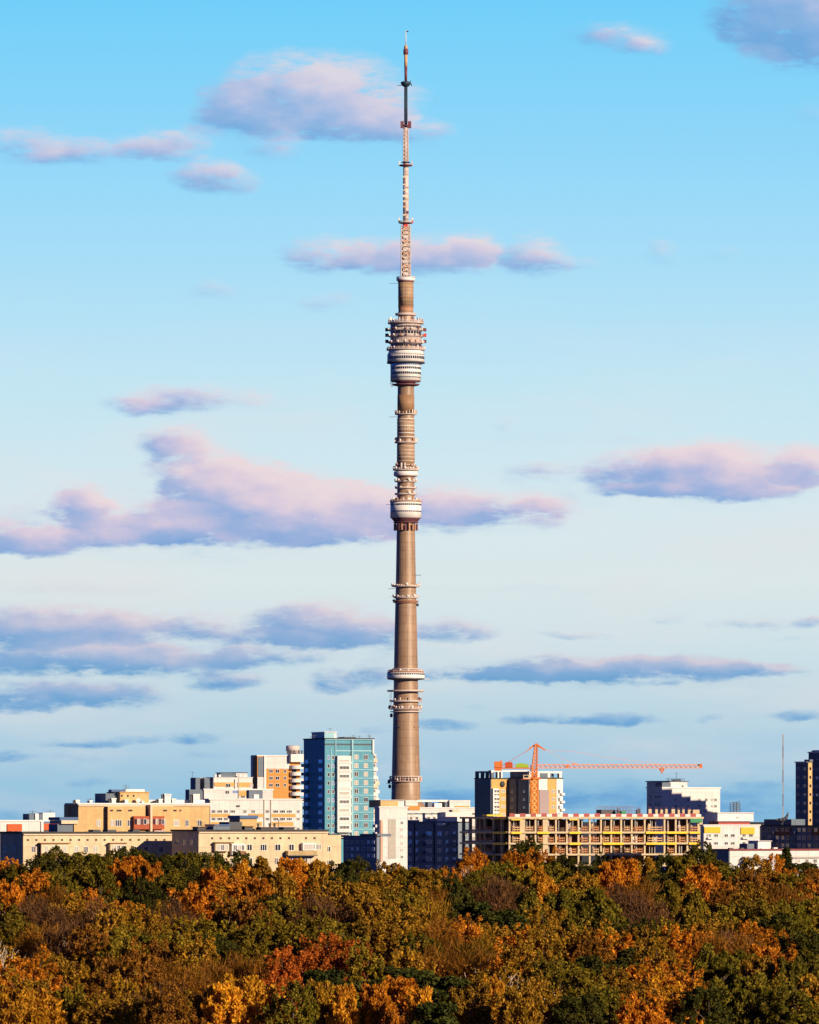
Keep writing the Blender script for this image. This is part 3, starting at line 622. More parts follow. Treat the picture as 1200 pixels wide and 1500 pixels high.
def frame_building():
    k = Bld('unfinished_building', 'unfinished concrete frame building with yellow formwork edges below the crane', 'construction site', 1720, 675, 746, 1029, 1196.5, 20, slabc, wall=False)
    W, D = k.W, k.D
    cols_px = [747, 766, 785, 799.5, 815, 831, 848, 864.5, 881, 896, 910.5, 926, 945, 974, 990.5, 1007.5, 1026]
    floors = [(1196.5, 1199.4), (1218.2, 1220.9), (1234.4, 1237.1), (1250.7, 1253.3), (1266.9, 1269.6)]
    for yt, yb in floors:
        b = MB(); b.box(-.4, W + .3, -.4, D, k.z(yb), k.z(yt)); b.build('floor_slab', slabc, k.root)
    for px in cols_px:
        x = k.x(px); w = .85 if px in (766, 799.5, 1026) else .27
        for (a, b_) in zip(floors[:-1], floors[1:]):
            b = MB(); b.box(x - w, x + w, .2, .2 + 2 * min(w, .5), k.z(b_[0]), k.z(a[1])); b.build('column', slabc, k.root)
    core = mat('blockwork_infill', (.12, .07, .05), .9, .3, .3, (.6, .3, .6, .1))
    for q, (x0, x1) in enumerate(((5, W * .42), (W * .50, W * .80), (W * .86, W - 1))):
        b = MB(); b.box(x0, x1, 7.5, 8, k.z(1290), k.z(1200.3)); b.build('core_or_shade_wall', core, k.root)
    b = MB(); b.box(2.6, 3.0, 1.4, D - 12, k.z(1290), k.z(1199.8)); b.build('core_or_shade_wall', core, k.root)  # inner wall added to keep sunlight off the left wing
    rr = random.Random(3)
    for f in range(3):
        top, bot = floors[f][1], floors[f + 1][0]
        for a, c in zip(cols_px[:-1], cols_px[1:]):
            b = MB(); x0, x1 = k.x(a) + .9, k.x(c) - .9; zb = k.z(bot)
            if rr.random() < .9:
                for h in (.45, 1.15): b.box(x0, x1, -.12, .02, zb + h, zb + h + .30)
                n = 3
                for q in range(n + 1): xx = x0 + (x1 - x0) * q / n; b.box(xx - .06, xx + .06, .03, .15, zb + .003, zb + 1.8)
                b.build('guard_rail', rr.choice([plank, plank, plank2]), k.root)
            b = MB()
            for q in range(1, 4):
                if rr.random() < .8: xx = x0 + (x1 - x0) * (q / 4 + rr.uniform(-.06, .06)); b.bar((xx, .5 + .7 * q, zb), (xx, .5 + .7 * q, k.z(top)), .10)
            if b.v: b.build('prop', steel, k.root)
            if rr.random() < .65:
                b = MB(); xx = rr.uniform(x0, x1 - 1); b.box(xx, xx + rr.uniform(.6, 1.6), 2.5, 3.1, zb + .003, zb + rr.uniform(1.2, 2.6)); b.build('stacked_board', rr.choice([whitebar, slabc, plank]), k.root)
            if rr.random() < .45:
                b = MB(); xx = rr.uniform(x0, x1); b.bar((xx, 1.5, zb), (xx, 1.5, k.z(top)), .12); b.build('prop', steel, k.root)
    yel = {1: ((786, 803), (832, 849), (881, 910), (944, 976), (946 + 30, 1012), (990, 1026)), 2: ((832, 849), (881, 913), (945, 975), (946, 975), (1007, 1026)), 0: ((722, 742), (789, 800))}
    yel = {1: ((748, 763), (786, 804), (833, 850), (882, 910), (945, 974), (976, 1006), (1009, 1027)), 2: ((833, 850), (882, 913), (945, 974), (976, 990), (1008, 1026)), 0: ((748, 764), (833, 845))}
    for f, rs in yel.items():
        for x0, x1 in rs: k.box('formwork_edge', x0, x1, floors[f][0] + .2 + (3.2 if f == 0 else 0), floors[f][1] + .5 + (1.6 if f == 0 else 0), -.75, -.42, formyellow)
    for f in (0, 1, 2): k.lbox('formwork_edge', 726, 745, floors[f][0] + (1.8 if f == 0 else 0) , floors[f][1] + .6, .42, .8, formyellow)
    # open left wing: columns along the side
    for px in (677, 687, 697, 709, 722, 734):
        y = k.y(px)
        for (a, b_) in zip(floors[:-1], floors[1:]):
            b = MB(); b.box(.1, .9, y - .5, y + .5, k.z(b_[0]), k.z(a[1])); b.build('column', slabc, k.root)
    for f in range(3):
        zb = k.z(floors[f + 1][0])
        for a, c in ((722, 709), (709, 697), (697, 687)):
            b = MB(); y0, y1 = k.y(a) + .7, k.y(c) - .7
            for h in (.6, 1.2): b.box(-.15, 0, y0, y1, zb + h, zb + h + .25)
            b.build('guard_rail', plank, k.root)
    for f in range(3):
        top, bot = floors[f][1], floors[f + 1][0]
        for x0, x1 in ((700, 707), (711, 720), (724, 732), (736, 744.5)):
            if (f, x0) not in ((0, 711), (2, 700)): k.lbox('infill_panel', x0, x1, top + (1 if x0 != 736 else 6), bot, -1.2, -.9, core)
    # roof edge barriers, stub columns, huts
    n = 36
    for q in range(n):
        x0 = 746 + q * (1027 - 746) / n; x1 = x0 + (1027 - 746) / n - .4
        b = MB(); b.box(k.x(x0), k.x(x1), -.30, -.18, k.z(1196.4), k.z(1192.6 if q % 2 else 1191.4)); b.build('barrier_panel', redbar if q % 2 == 0 else whitebar, k.root)
    for x, w, t in ((940, 3, 1186), (943, 2, 1185), (958, 4.6, 1185), (967.5, 3.6, 1185.5), (975, 3.6, 1186), (982, 3.4, 1185), (992, 5, 1185), (1000, 3, 1186), (1007, 3.2, 1185.5), (1016, 5, 1186), (912, 3, 1186)):
        k.box('stub_column', x - w / 2, x + w / 2, t, 1196.4, 3, 3.8, slabc if x > 945 else greydark)
        b = MB()
        for q in range(4): xx = k.x(x) - .3 + .2 * q; b.bar((xx, 3.4, k.z(t)), (xx, 3.4, k.z(t - 3)), .04)
        b.build('rebar', steelred, k.root)
    k.box('lift_core', 1019, 1028.5, 1186, 1196.4, 2, 6, slabc)
    k.box('site_hut', 890, 911, 1186, 1196.4, 5, 9, greydark); k.box('site_cabin', 916, 922.5, 1188, 1196.4, 3, 5.5, greentarp)
    b = MB(); zt = k.z(1181.5); zb = k.z(1196.4); x0, x1 = k.x(893), k.x(943)
    for q in range(12): xx = x0 + (x1 - x0) * q / 11; b.bar((xx, 7, zb), (xx, 7, zt), .06); b.bar((xx, 11, zb), (xx, 11, zt), .06)
    for z in (zt, zt - 1.2, zt - 2.2): b.bar((x0, 7, z), (x1, 7, z), .07); b.bar((x0, 11, z), (x1, 11, z), .07)
    b.build('rebar_cage', steelred, k.root)
    k.box('tarpaulin', 1010, 1027, 1199.2, 1205, -.9, -.5, greentarp)
    k.box('material_stack', 680, 718, 1189.5, 1196.4, 16, 20, whitebar); k.box('site_hut', 690, 700, 1186, 1189.4, 16, 19, cream2)
    k.box('formwork_edge', 722, 745, 1193.2, 1195.4, 5, 9, formyellow)
    for f in range(3): k.lbox('spandrel', 678, 724, floors[f + 1][0] - 2.6, floors[f + 1][0] - .2, .02, .3, slate)
    # canopy low at the left corner
    k.lbox('canopy', 702, 726, 1250.5, 1252, 1.2, 3.6, whitebar)
frame_building()

def crane():
    d = 1775; s = d / F; g = 5.0
    root = thing('tower_crane', 'orange tower crane with long lattice jib above the unfinished frame', 'crane', at(783, 1200, d) * 1.0)
    root.location.z = g
    X = lambda px: (px - 783) * s
    Z = lambda py: EYE - (py - HORIZ) * s - g
    def lattice(name, m, x0, x1, z0, z1, hw, step, r, axis='z'):
        b = MB(); out = []
        if axis == 'z':
            n = max(2, round((z1 - z0) / step)); cs = [(-hw, -hw), (hw, -hw), (hw, hw), (-hw, hw)]; cx = (x0 + x1) / 2
            for c in cs: b.bar((cx + c[0], c[1], z0), (cx + c[0], c[1], z1), r * 1.5)
            for i in range(n):
                za, zb = z0 + (z1 - z0) * i / n, z0 + (z1 - z0) * (i + 1) / n
                for q in range(4):
                    a, c = cs[q], cs[(q + 1) % 4]
                    b.bar((cx + a[0], a[1], za), (cx + c[0], c[1], zb), r); b.bar((cx + c[0], c[1], za), (cx + a[0], a[1], zb), r); b.bar((cx + a[0], a[1], zb), (cx + c[0], c[1], zb), r)
        else:
            n = max(2, round(abs(x1 - x0) / step)); h = z1 - z0
            for yy in (-hw, hw): b.bar((x0, yy, z0), (x1, yy, z0), r * 1.4)
            b.bar((x0, 0, z1), (x1, 0, z1), r * 1.5)
            for i in range(n):
                xa, xb = x0 + (x1 - x0) * i / n, x0 + (x1 - x0) * (i + 1) / n; xm = (xa + xb) / 2
                for yy in (-hw, hw): b.bar((xa, yy, z0), (xm, 0, z1), r); b.bar((xm, 0, z1), (xb, yy, z0), r)
                b.bar((xa, -hw, z0), (xa, hw, z0), r)
        return b.build(name, m, root)
    lattice('mast', cranered, X(783), X(783), 0, Z(1141), 4.6 * s, 2.0, .19)
    b = MB()
    for zz in range(6, int(Z(1141)), 6): b.box(X(775.2), X(777.8), -.8, .5, zz, zz + .25); b.bar((X(776), -.4, zz), (X(777.5), -.4, zz + 6), .12)
    b.build('ladder', cranered, root)
    lattice('turret', cranered, X(783), X(783), Z(1141), Z(1126.6), 3.6 * s, 1.5, .22)
    b = MB(); b.lathe([(1.5, Z(1142)), (1.9, Z(1141.6)), (1.9, Z(1139)), (1.5, Z(1138.5))], 20, 0, X(783), 0); b.build('slewing_ring', cranered, root)
    b = MB(); p0 = [(-3.6, -.9), (3.6, -.9), (3.6, .9), (-3.6, .9)]; tz, bz = Z(1091), Z(1126.6); q0 = [(X(783) + a * s, c, bz) for a, c in p0]; q1 = [(X(785.5) + a * s * .4, c * .5, tz) for a, c in p0]
    for a, c in zip(q0, q1): b.bar(a, c, .26)
    for i in range(7):
        for q in range(4):
            l = lambda P, t: tuple(P[0][k_] * (1 - t) + P[1][k_] * t for k_ in range(3))
            A, B = (q0[q], q1[q]), (q0[(q + 1) % 4], q1[(q + 1) % 4]); b.bar(l(A, i / 7), l(B, (i + 1) / 7), .13); b.bar(l(A, i / 7), l(B, i / 7), .13)
    b.build('cat_head', cranered, root)
    b = MB(); b.bar((X(786), 0, Z(1089.5)), (X(770), 0, Z(1101.5)), .34, w2=.16); b.bar((X(784), 0, Z(1091)), (X(776), 0, Z(1096)), .3); b.bar((X(785), 0, Z(1089.5)), (X(798.5), 0, Z(1099)), .42, w2=.30); b.bar((X(787), 0, Z(1093)), (X(799), 0, Z(1098.5)), .2)
    b.build('peak_arm', cranered, root)
    b = MB(); b.bar((X(770), 0, Z(1101.5)), (X(736), 0, Z(1121)), .09)
    b.build('pendant_cable', cranedark, root)
    b = MB(); pts = [(799, 1098.6), (840, 1101), (870, 1106), (888, 1109.5), (943, 1116), (975, 1120.5)]
    for (a, c), (e, f_) in zip(pts[:-1], pts[1:]): b.bar((X(a), 0, Z(c)), (X(e), 0, Z(f_)), .06)
    b.bar((X(786), 0, Z(1092)), (X(842), 0, Z(1120)), .06); b.bar((X(839), 0, Z(1117.5)), (X(848), 0, Z(1120.4)), .25)
    b.build('pendant_cable', cranepink, root)
    lattice('jib', cranepink, X(786.5), X(1027), Z(1125), Z(1120), .75, 1.5, .13, 'x')
    b = MB(); b.box(X(1024.5), X(1028.5), -.8, .8, Z(1125.3), Z(1119)); b.box(X(829), X(833), -.8, .8, Z(1125), Z(1121)); b.build('jib_end', cranered, root)
    b = MB(); b.box(X(724), X(779.5), -.9, .9, Z(1126.2), Z(1124.3)); 
    for q in range(14): xx = X(726 + 4 * q); b.bar((xx, -.9, Z(1124.2)), (xx, -.9, Z(1121)), .06)
    b.bar((X(724), -.9, Z(1121)), (X(779), -.9, Z(1121)), .07); b.build('counter_jib', cranered, root)
    b = MB(); b.box(X(724), X(736), -1.2, 1.2, Z(1124.2), Z(1115.5)); b.box(X(724.6), X(735), -1.3, 1.3, Z(1129), Z(1126.3), 0); b.box(X(733), X(735), -.5, .5, Z(1115.5), Z(1113.2)); b.build('ballast', cranered, root)
    b = MB(); b.box(X(740), X(751), -1.1, 1.1, Z(1124.2), Z(1117.2)); b.box(X(742), X(750), -1.0, 1.0, Z(1117.2), Z(1116.3)); b.build('ballast', cranedark, root)
    b = MB(); b.box(X(755.5), X(774), -1.0, 1.0, Z(1124.2), Z(1119.2)); b.box(X(759), X(768), -.9, .9, Z(1119.2), Z(1118)); b.build('winch_cabinet', lime, root)
    b = MB(); b.box(X(766.5), X(777), -2.4, -.9, Z(1141), Z(1135.2), 0); b.box(X(768), X(774), -2.5, -2.38, Z(1139), Z(1136), 1); b.build('cab', [mat('cab_cream', (.68, .48, .28), .6, .1, .5), g_dark], root)
    b = MB(); b.box(X(764), X(778), -2.6, .5, Z(1142), Z(1141.2)); b.build('cab_platform', cranedark, root)
    b = MB(); b.box(X(965.5), X(973.5), -.8, .8, Z(1127.2), Z(1125.2)); b.bar((X(967), 0, Z(1127.2)), (X(969.5), 0, Z(1131)), .3); b.bar((X(972.5), 0, Z(1127.2)), (X(970), 0, Z(1131)), .3)
    b.box(X(968), X(971.5), -.5, .5, Z(1131.4), Z(1129)); t = b.build('trolley', cranered, root)
    b = MB(); b.bar((X(969.7), 0, Z(1131.4)), (X(969.7), 0, Z(1134)), .14); b.build('hook', cranedark, t)
crane()

def right_side():
    # high-rise behind the crane: two masses with open roof frames
    l = Bld('apartment_tower', 'tan and dark high rise with open frames on its roof, behind the crane', 'apartment tower', 1893, 696, 720, 744, 1141, 40, tan2)
    l.lbox('roof_beam', 696, 719.7, 1129.5, 1132, -1.5, -.0, slate)
    for x in (697, 705, 712, 719): l.lbox('roof_post', x - .9, x + .9, 1132, 1140.8, -1.2, -.0, slate)
    l.lbox('side_shade_panel', 696.3, 719.7, 1141.2, 1200, .02, .25, slate)  # slate skin puts the left side's shade into its colour
    l.box('roof_beam', 720, 776, 1128.2, 1130.6, .1, 1.5, whiteplain)
    for x in (721.5, 730.5, 735.5): l.box('roof_post', x - 1, x + 1, 1130.6, 1140.8, .1, 1.2, whiteplain)
    l.box('white_strip', 720.2, 729, 1155, 1196, -.8, 0, whiteplain)
    for k in range(4):
        for q in range(2): l.win(723.5 + 4 * q, 1156.5 + 11.5 * k, 3.4, 4.6, gl=g_dark, mull=1, off=.8)
        l.win(737, 1156.5 + 11.5 * k, 6.6, 4.4, gl=g_cur, mull=2)
        for q in range(2): l.win(723.5 + 4 * q, 1162.5 + 11.5 * k, 3.4, 3, gl=g_dark, mull=1, off=.8)
    b = MB(); zc = l.z(1148.5); x0 = l.x(735.5); b.lathe([(.9, 0), (1.0, .12), (.0001, .2)], 20); o = b.build('roundel', greydark, l.root, (x0, -.2, zc)); o.rotation_euler = (R(90), 0, 0)
    x1, x2 = l.x(776), l.x(824); yy = -(l.x(776) - l.x(744)) * 1.0
    # second mass, standing forward of the first
    r = Bld('apartment_tower', 'white and tan half of the high rise beside the crane mast, dark left side', 'apartment tower', 1890, 744.5, 776, 824, 1140.5, 40, tan2)
    r.box('roof_beam', 776, 824, 1129.5, 1132.5, 0.1, 1.2, whiteplain); 
    for x in (777.5, 789, 804.5, 821.5): r.box('roof_post', x - 1.8, x + 1.8, 1132.5, 1140.2, .1, 1.1, whiteplain)
    r.box('roof_room', 790, 803, 1133, 1140.2, 3, 9, slate); r.box('roof_room', 807, 820, 1133, 1140.2, 3, 9, slate); r.lbox('roof_room', 746, 775, 1130, 1140.2, -10, -.4, slate)
    r.lbox('side_shade_panel', 744.8, 775.8, 1140.8, 1200, .02, .3, slate); r.lbox('drainpipe', 758, 759, 1141, 1200, .32, .6, greydark)  # left wall covered in slate to paint its shade
    r.box('white_panel', 788.5, 801, 1140.8, 1157, -.3, 0, whiteplain); r.box('mauve_panel', 789.5, 803.6, 1157.2, 1196, -.3, 0, mauve); r.box('white_strip', 814.5, 824, 1140.8, 1196, -.25, 0, whiteplain)
    for k in range(4):
        y = 1156.5 + 11.5 * k; r.win(810.5, y, 5.5, 5, gl=g_cur, mull=1); r.win(818, y, 3, 6, gl=g_dark, off=.25)
        r.box('balcony', 819.5, 824.6, y + 5, y + 8.5, -1.1, -.26, whiteplain)
        r.lwin(769, y + 1, 3, 4, gl=g_blue, off=.3); r.lwin(751, y + 1, 3, 4, gl=g_dark, off=.3)
    # white slab whose left half is in shade
    n = Bld('apartment_tower', 'bright white apartment slab with a stepped shadow across its left half, behind the frame roof', 'apartment tower', 1850, 947.5, 970, 1055, 1154.5, 40, white, whiteplain)
    n.box('plant_room', 984, 1010, 1145, 1154, 1, 12, white); n.box('plant_roof', 983, 1011, 1143.6, 1144.9, .5, 12.5, slate); n.box('plant_room', 971, 983.7, 1146, 1154, .3, 3.5, slate)
    for x in (990, 1008, 1024.5, 1034.5, 1043, 1048):
        for y in (1169, 1178.5, 1188): n.win(x, y, 4.2, 4.6, gl=wr.choice([g_mid, g_cur]))
    for x in (953, 961, 966):
        for y in (1165, 1176, 1187): n.lwin(x, y, 3.6, 4.6, gl=g_dark)
    n.win(1003, 1150, 3, 3, gl=g_dark, off=-1.0, mull=0)
    for x, t in ((1000, 1131), (988, 1139), (1004, 1140)): n.aerial(x, t, 1144, 3, 1)
    b = MB()
    for q in range(9): xx = n.x(983 + 3.2 * q); b.bar((xx, 2, n.z(1144)), (xx, 2, n.z(1140.5)), .06)
    b.bar((n.x(983), 2, n.z(1140.5)), (n.x(1009), 2, n.z(1140.5)), .07); b.box(n.x(999), n.x(1007), 3, 5, n.z(1144), n.z(1141.6)); b.build('roof_railing', greydark, n.root)
    # white and yellow block
    y = Bld('apartment_block', 'white block with two yellow panels and a long white roof storey', 'apartment block', 1690, 1026, 1031, 1113, 1209.5, 18, white, whiteplain)
    y.box('yellow_panel', 1031.5, 1055, 1211.5, 1220, -.3, 0, yellowpanel); y.box('yellow_panel', 1085, 1105, 1212, 1222, -.3, 0, yellowpanel)
    y.box('roof_storey', 1055, 1107.5, 1191, 1203, 2, 12, whiteplain); y.box('roof_cap', 1054.4, 1108, 1190, 1191, 1.6, 12.4, whiteplain); y.box('roof_neck', 1058, 1104, 1203, 1209, 3, 11, redbar)
    for yy_ in (1221.5, 1233, 1244):
        for x, w in ((1036.5, 3), (1040, 4), (1049, 6), (1064, 5), (1073.5, 6), (1090, 5), (1100, 6)): y.win(x, yy_, w, 4.6, mull=1, gl=wr.choice([g_mid, g_dark]))
    for x0, x1 in ((1036, 1044), (1087, 1096)): y.box('balcony', x0, x1, 1226.5, 1229, -.9, -.02, whiteplain); y.box('balcony', x0, x1, 1238, 1240.5, -.9, -.02, whiteplain)
    for x in (1083, 1086): y.win(x, 1196, 2, 3, gl=g_mid, mull=0, off=-2)
    b = MB(); 
    for x in (1084, 1088.5, 1093):
        for yy_ in (5, 8): b.bar((y.x(x), yy_, y.z(1190)), (y.x(x), yy_, y.z(1174 if x == 1088.5 else 1176)), .10)
    for q in range(5): zz = y.z(1188 - 3 * q); b.bar((y.x(1083), 5, zz), (y.x(1094), 5, zz), .11); b.bar((y.x(1083), 8, zz), (y.x(1094), 8, zz), .11); b.bar((y.x(1083), 5, zz), (y.x(1093), 5, zz + .6), .08)
    b.build('antenna_rack', greydark, y.root)
    # long blue-shaded block
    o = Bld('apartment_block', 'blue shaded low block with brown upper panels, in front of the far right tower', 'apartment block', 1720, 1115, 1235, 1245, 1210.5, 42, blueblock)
    o.lbox('roof_house', 1116, 1156, 1200, 1210, -7, -1, slate)
    for x0, x1 in ((1136, 1160), (1190, 1206)): o.lbox('brown_panel', x0, x1, 1212.5, 1224, .02, .25, brownpanel)
    for yy_ in (1213, 1224.5, 1236):
        for x in (1119, 1127, 1139, 1147, 1154, 1171, 1178, 1186, 1196): o.lwin(x, yy_, 4.2, 5.6, gl=g_cur if x in (1171, 1178) and yy_ > 1220 else wr.choice([g_blue, g_dark]), off=.25 if yy_ < 1215 and (1136 < x < 1160 or x > 1190) else 0)
        for x0, x1 in ((1130, 1136), (1160, 1167)): o.lbox('balcony', x0, x1, yy_ + 5, yy_ + 9, .02, 1.0, slate)
    o.lbox('parapet', 1115, 1235, 1209.5, 1210.4, .02, .4, greydark)
    p = thing('rooftop_dish', 'black upturned rooftop antenna dish on the blue shaded low block', 'antenna', at(1146, 1201, 1728))
    s = 1728 / F; b = MB(); b.bar((0, 0, -1.5), (0, 0, .5), .3); 
    pts = [(-12, -.3), (-6, .6), (0, .4), (4, 1.2), (7, 5), (8.5, 11.5)]; wd = [.15, .35, .55, .6, .45, .1]
    for (a, w0), (c, w1) in zip(zip(pts[:-1], wd[:-1]), zip(pts[1:], wd[1:])): b.bar((a[0] * s, 0, a[1] * s), (c[0] * s, 0, c[1] * s), w0, w2=w1, seg=8)
    b.build('reflector', greydark, p)
    b = MB(); b.bar((2 * s, 0, .4), (0, -1.2, -1.5), .14); b.bar((-2 * s, 0, .2), (0, 1.2, -1.5), .14); b.build('stand', greydark, p)
    # dark tower at the right edge
    t = Bld('apartment_tower', 'dark tower cut by the right edge with one narrow sunlit strip', 'apartment tower', 1800, 1165.5, 1183.5, 1189.5, 1117, 42, slate, greydark)
    for k in range(7): t.win(1186.5, 1124 + 12.6 * k, 2.6, 4, gl=g_dark, fr=frame_b, mull=0)
    t.box('sunlit_strip', 1183.6, 1189.3, 1116.5, 1210, -.15, 0, tan)
    for q in t.root.children:
        if q.name.startswith('window'): q.location.y = -.16
    for x in (1169, 1178):
        for k in range(7): t.lwin(x, 1124 + 12.6 * k, 3, 4, gl=g_dark)
    t.lbox('parapet', 1165.5, 1183.5, 1115.4, 1116.9, .02, .4, whiteplain); t.lbox('roof_house', 1175, 1183, 1112.5, 1116, -5, -1, slate)
    u = Bld('apartment_tower', 'tallest dark tower at the right edge, rising behind its lower wing', 'apartment tower', 1815, 1184.5, 1216, 1240, 1102.5, 46, slate, whiteplain)
    for x in (1190, 1197, 1206):
        for k in range(8): u.lwin(x, 1112 + 12.6 * k, 3, 4, gl=wr.choice([g_dark, g_blue]))
    u.lbox('roof_house', 1186, 1189.5, 1099, 1102.2, -4, -1, slate); u.lbox('parapet', 1190, 1216, 1098.5, 1102.2, -1, -.3, whiteplain)
    L = 82.0                                                       # unseen stepped masses added sunward to cast the shadow on the white slab
    c = Vector((n.X0, 1850, 0)) + Vector((math.sin(SUN_AZ), -math.cos(SUN_AZ), 0)) * L - u.root.location
    cx_, cy_ = c.x * math.cos(u.th) + c.y * math.sin(u.th), -c.x * math.sin(u.th) + c.y * math.cos(u.th)
    for x0, x1, py in ((-3.0, 4.4, 1156), (4.4, 8.7, 1163), (8.7, 12.6, 1168), (12.6, 17.2, 1174), (17.2, 21.5, 1191)):
        b = MB(); zt = EYE - (py - HORIZ) * 1850 / F + L * math.tan(SUN_EL) - 5.0
        b.box(cx_ + x0, cx_ + x1, cy_ - 9, cy_, -2, zt); b.build('shadow_caster_step', slate, u.root)
        for q in range(11): link('window', window_mesh(1.5, 1.6, wr.choice(GL), frame_m), u.root, (cx_ + (x0 + x1) / 2, cy_ - 9, 14 + 4.0 * q))
    # low white building bottom right
    q = Bld('low_building', 'long low white building with white roof box, by the trees at right', 'building', 1250, 1043, 1069, 1240, 1246, 22, white, mat('dark_red_coping', (.20, .05, .05)))
    q.lbox('side_shade_panel', 1043, 1068.8, 1246.5, 1275, .02, .2, slate)  # slate over the white end wall paints it in shade
    q.box('roof_box', 1119, 1138, 1232.5, 1245.6, 3, 8, whiteplain); q.box('box_lid', 1118.4, 1138.6, 1231.6, 1232.5, 2.6, 8.4, whiteplain); q.box('roof_house', 1106, 1118, 1236, 1245.6, 4, 8, slate)
    for x, t_ in ((1077, 1242), (1093, 1242), (1142, 1241.5), (1155, 1243), (1124, 1243)): q.vent(x, t_, 1245.8, 6, 2, greydark if x < 1100 else whiteplain)
    q.box('canopy', 1087, 1115, 1255, 1257, -1.6, -.02, grey); q.box('porch', 1089, 1099, 1262, 1278, -2.2, -.02, whiteplain); q.box('porch_roof', 1087, 1101, 1260.4, 1262, -2.5, -.02, slate)
    q.box('long_lintel', 1160, 1200, 1255.5, 1257, -.5, -.02, grey)
    for x in (1084, 1104, 1123, 1136, 1147, 1170, 1182, 1194): q.win(x, 1258.5, 5.5, 6, gl=wr.choice([g_dark, g_mid, g_cur]))
    # thin guyed mast
    m = thing('radio_mast', 'thin grey lattice mast standing alone at right', 'mast', (at(1147, 1200, 2400).x, 2400, 5)); s = 2400 / F
    h = EYE - (1075 - HORIZ) * s - 5; n = 12
    for i in range(n):
        z0, z1 = h * i / n, h * (i + 1) / n; b = MB(); r = .22
        cs = [(r * math.cos(a), r * math.sin(a)) for a in (R(90), R(210), R(330))]
        for c in cs: b.bar((c[0], c[1], z0), (c[0], c[1], z1), .09)
        for w in range(10):
            za, zb = z0 + (z1 - z0) * w / 10, z0 + (z1 - z0) * (w + 1) / 10
            for e in range(3): b.bar((*cs[e], za), (*cs[(e + 1) % 3], zb), .05)
        b.build('mast_section', [steelmauve, steel][i % 2], m)
right_side()

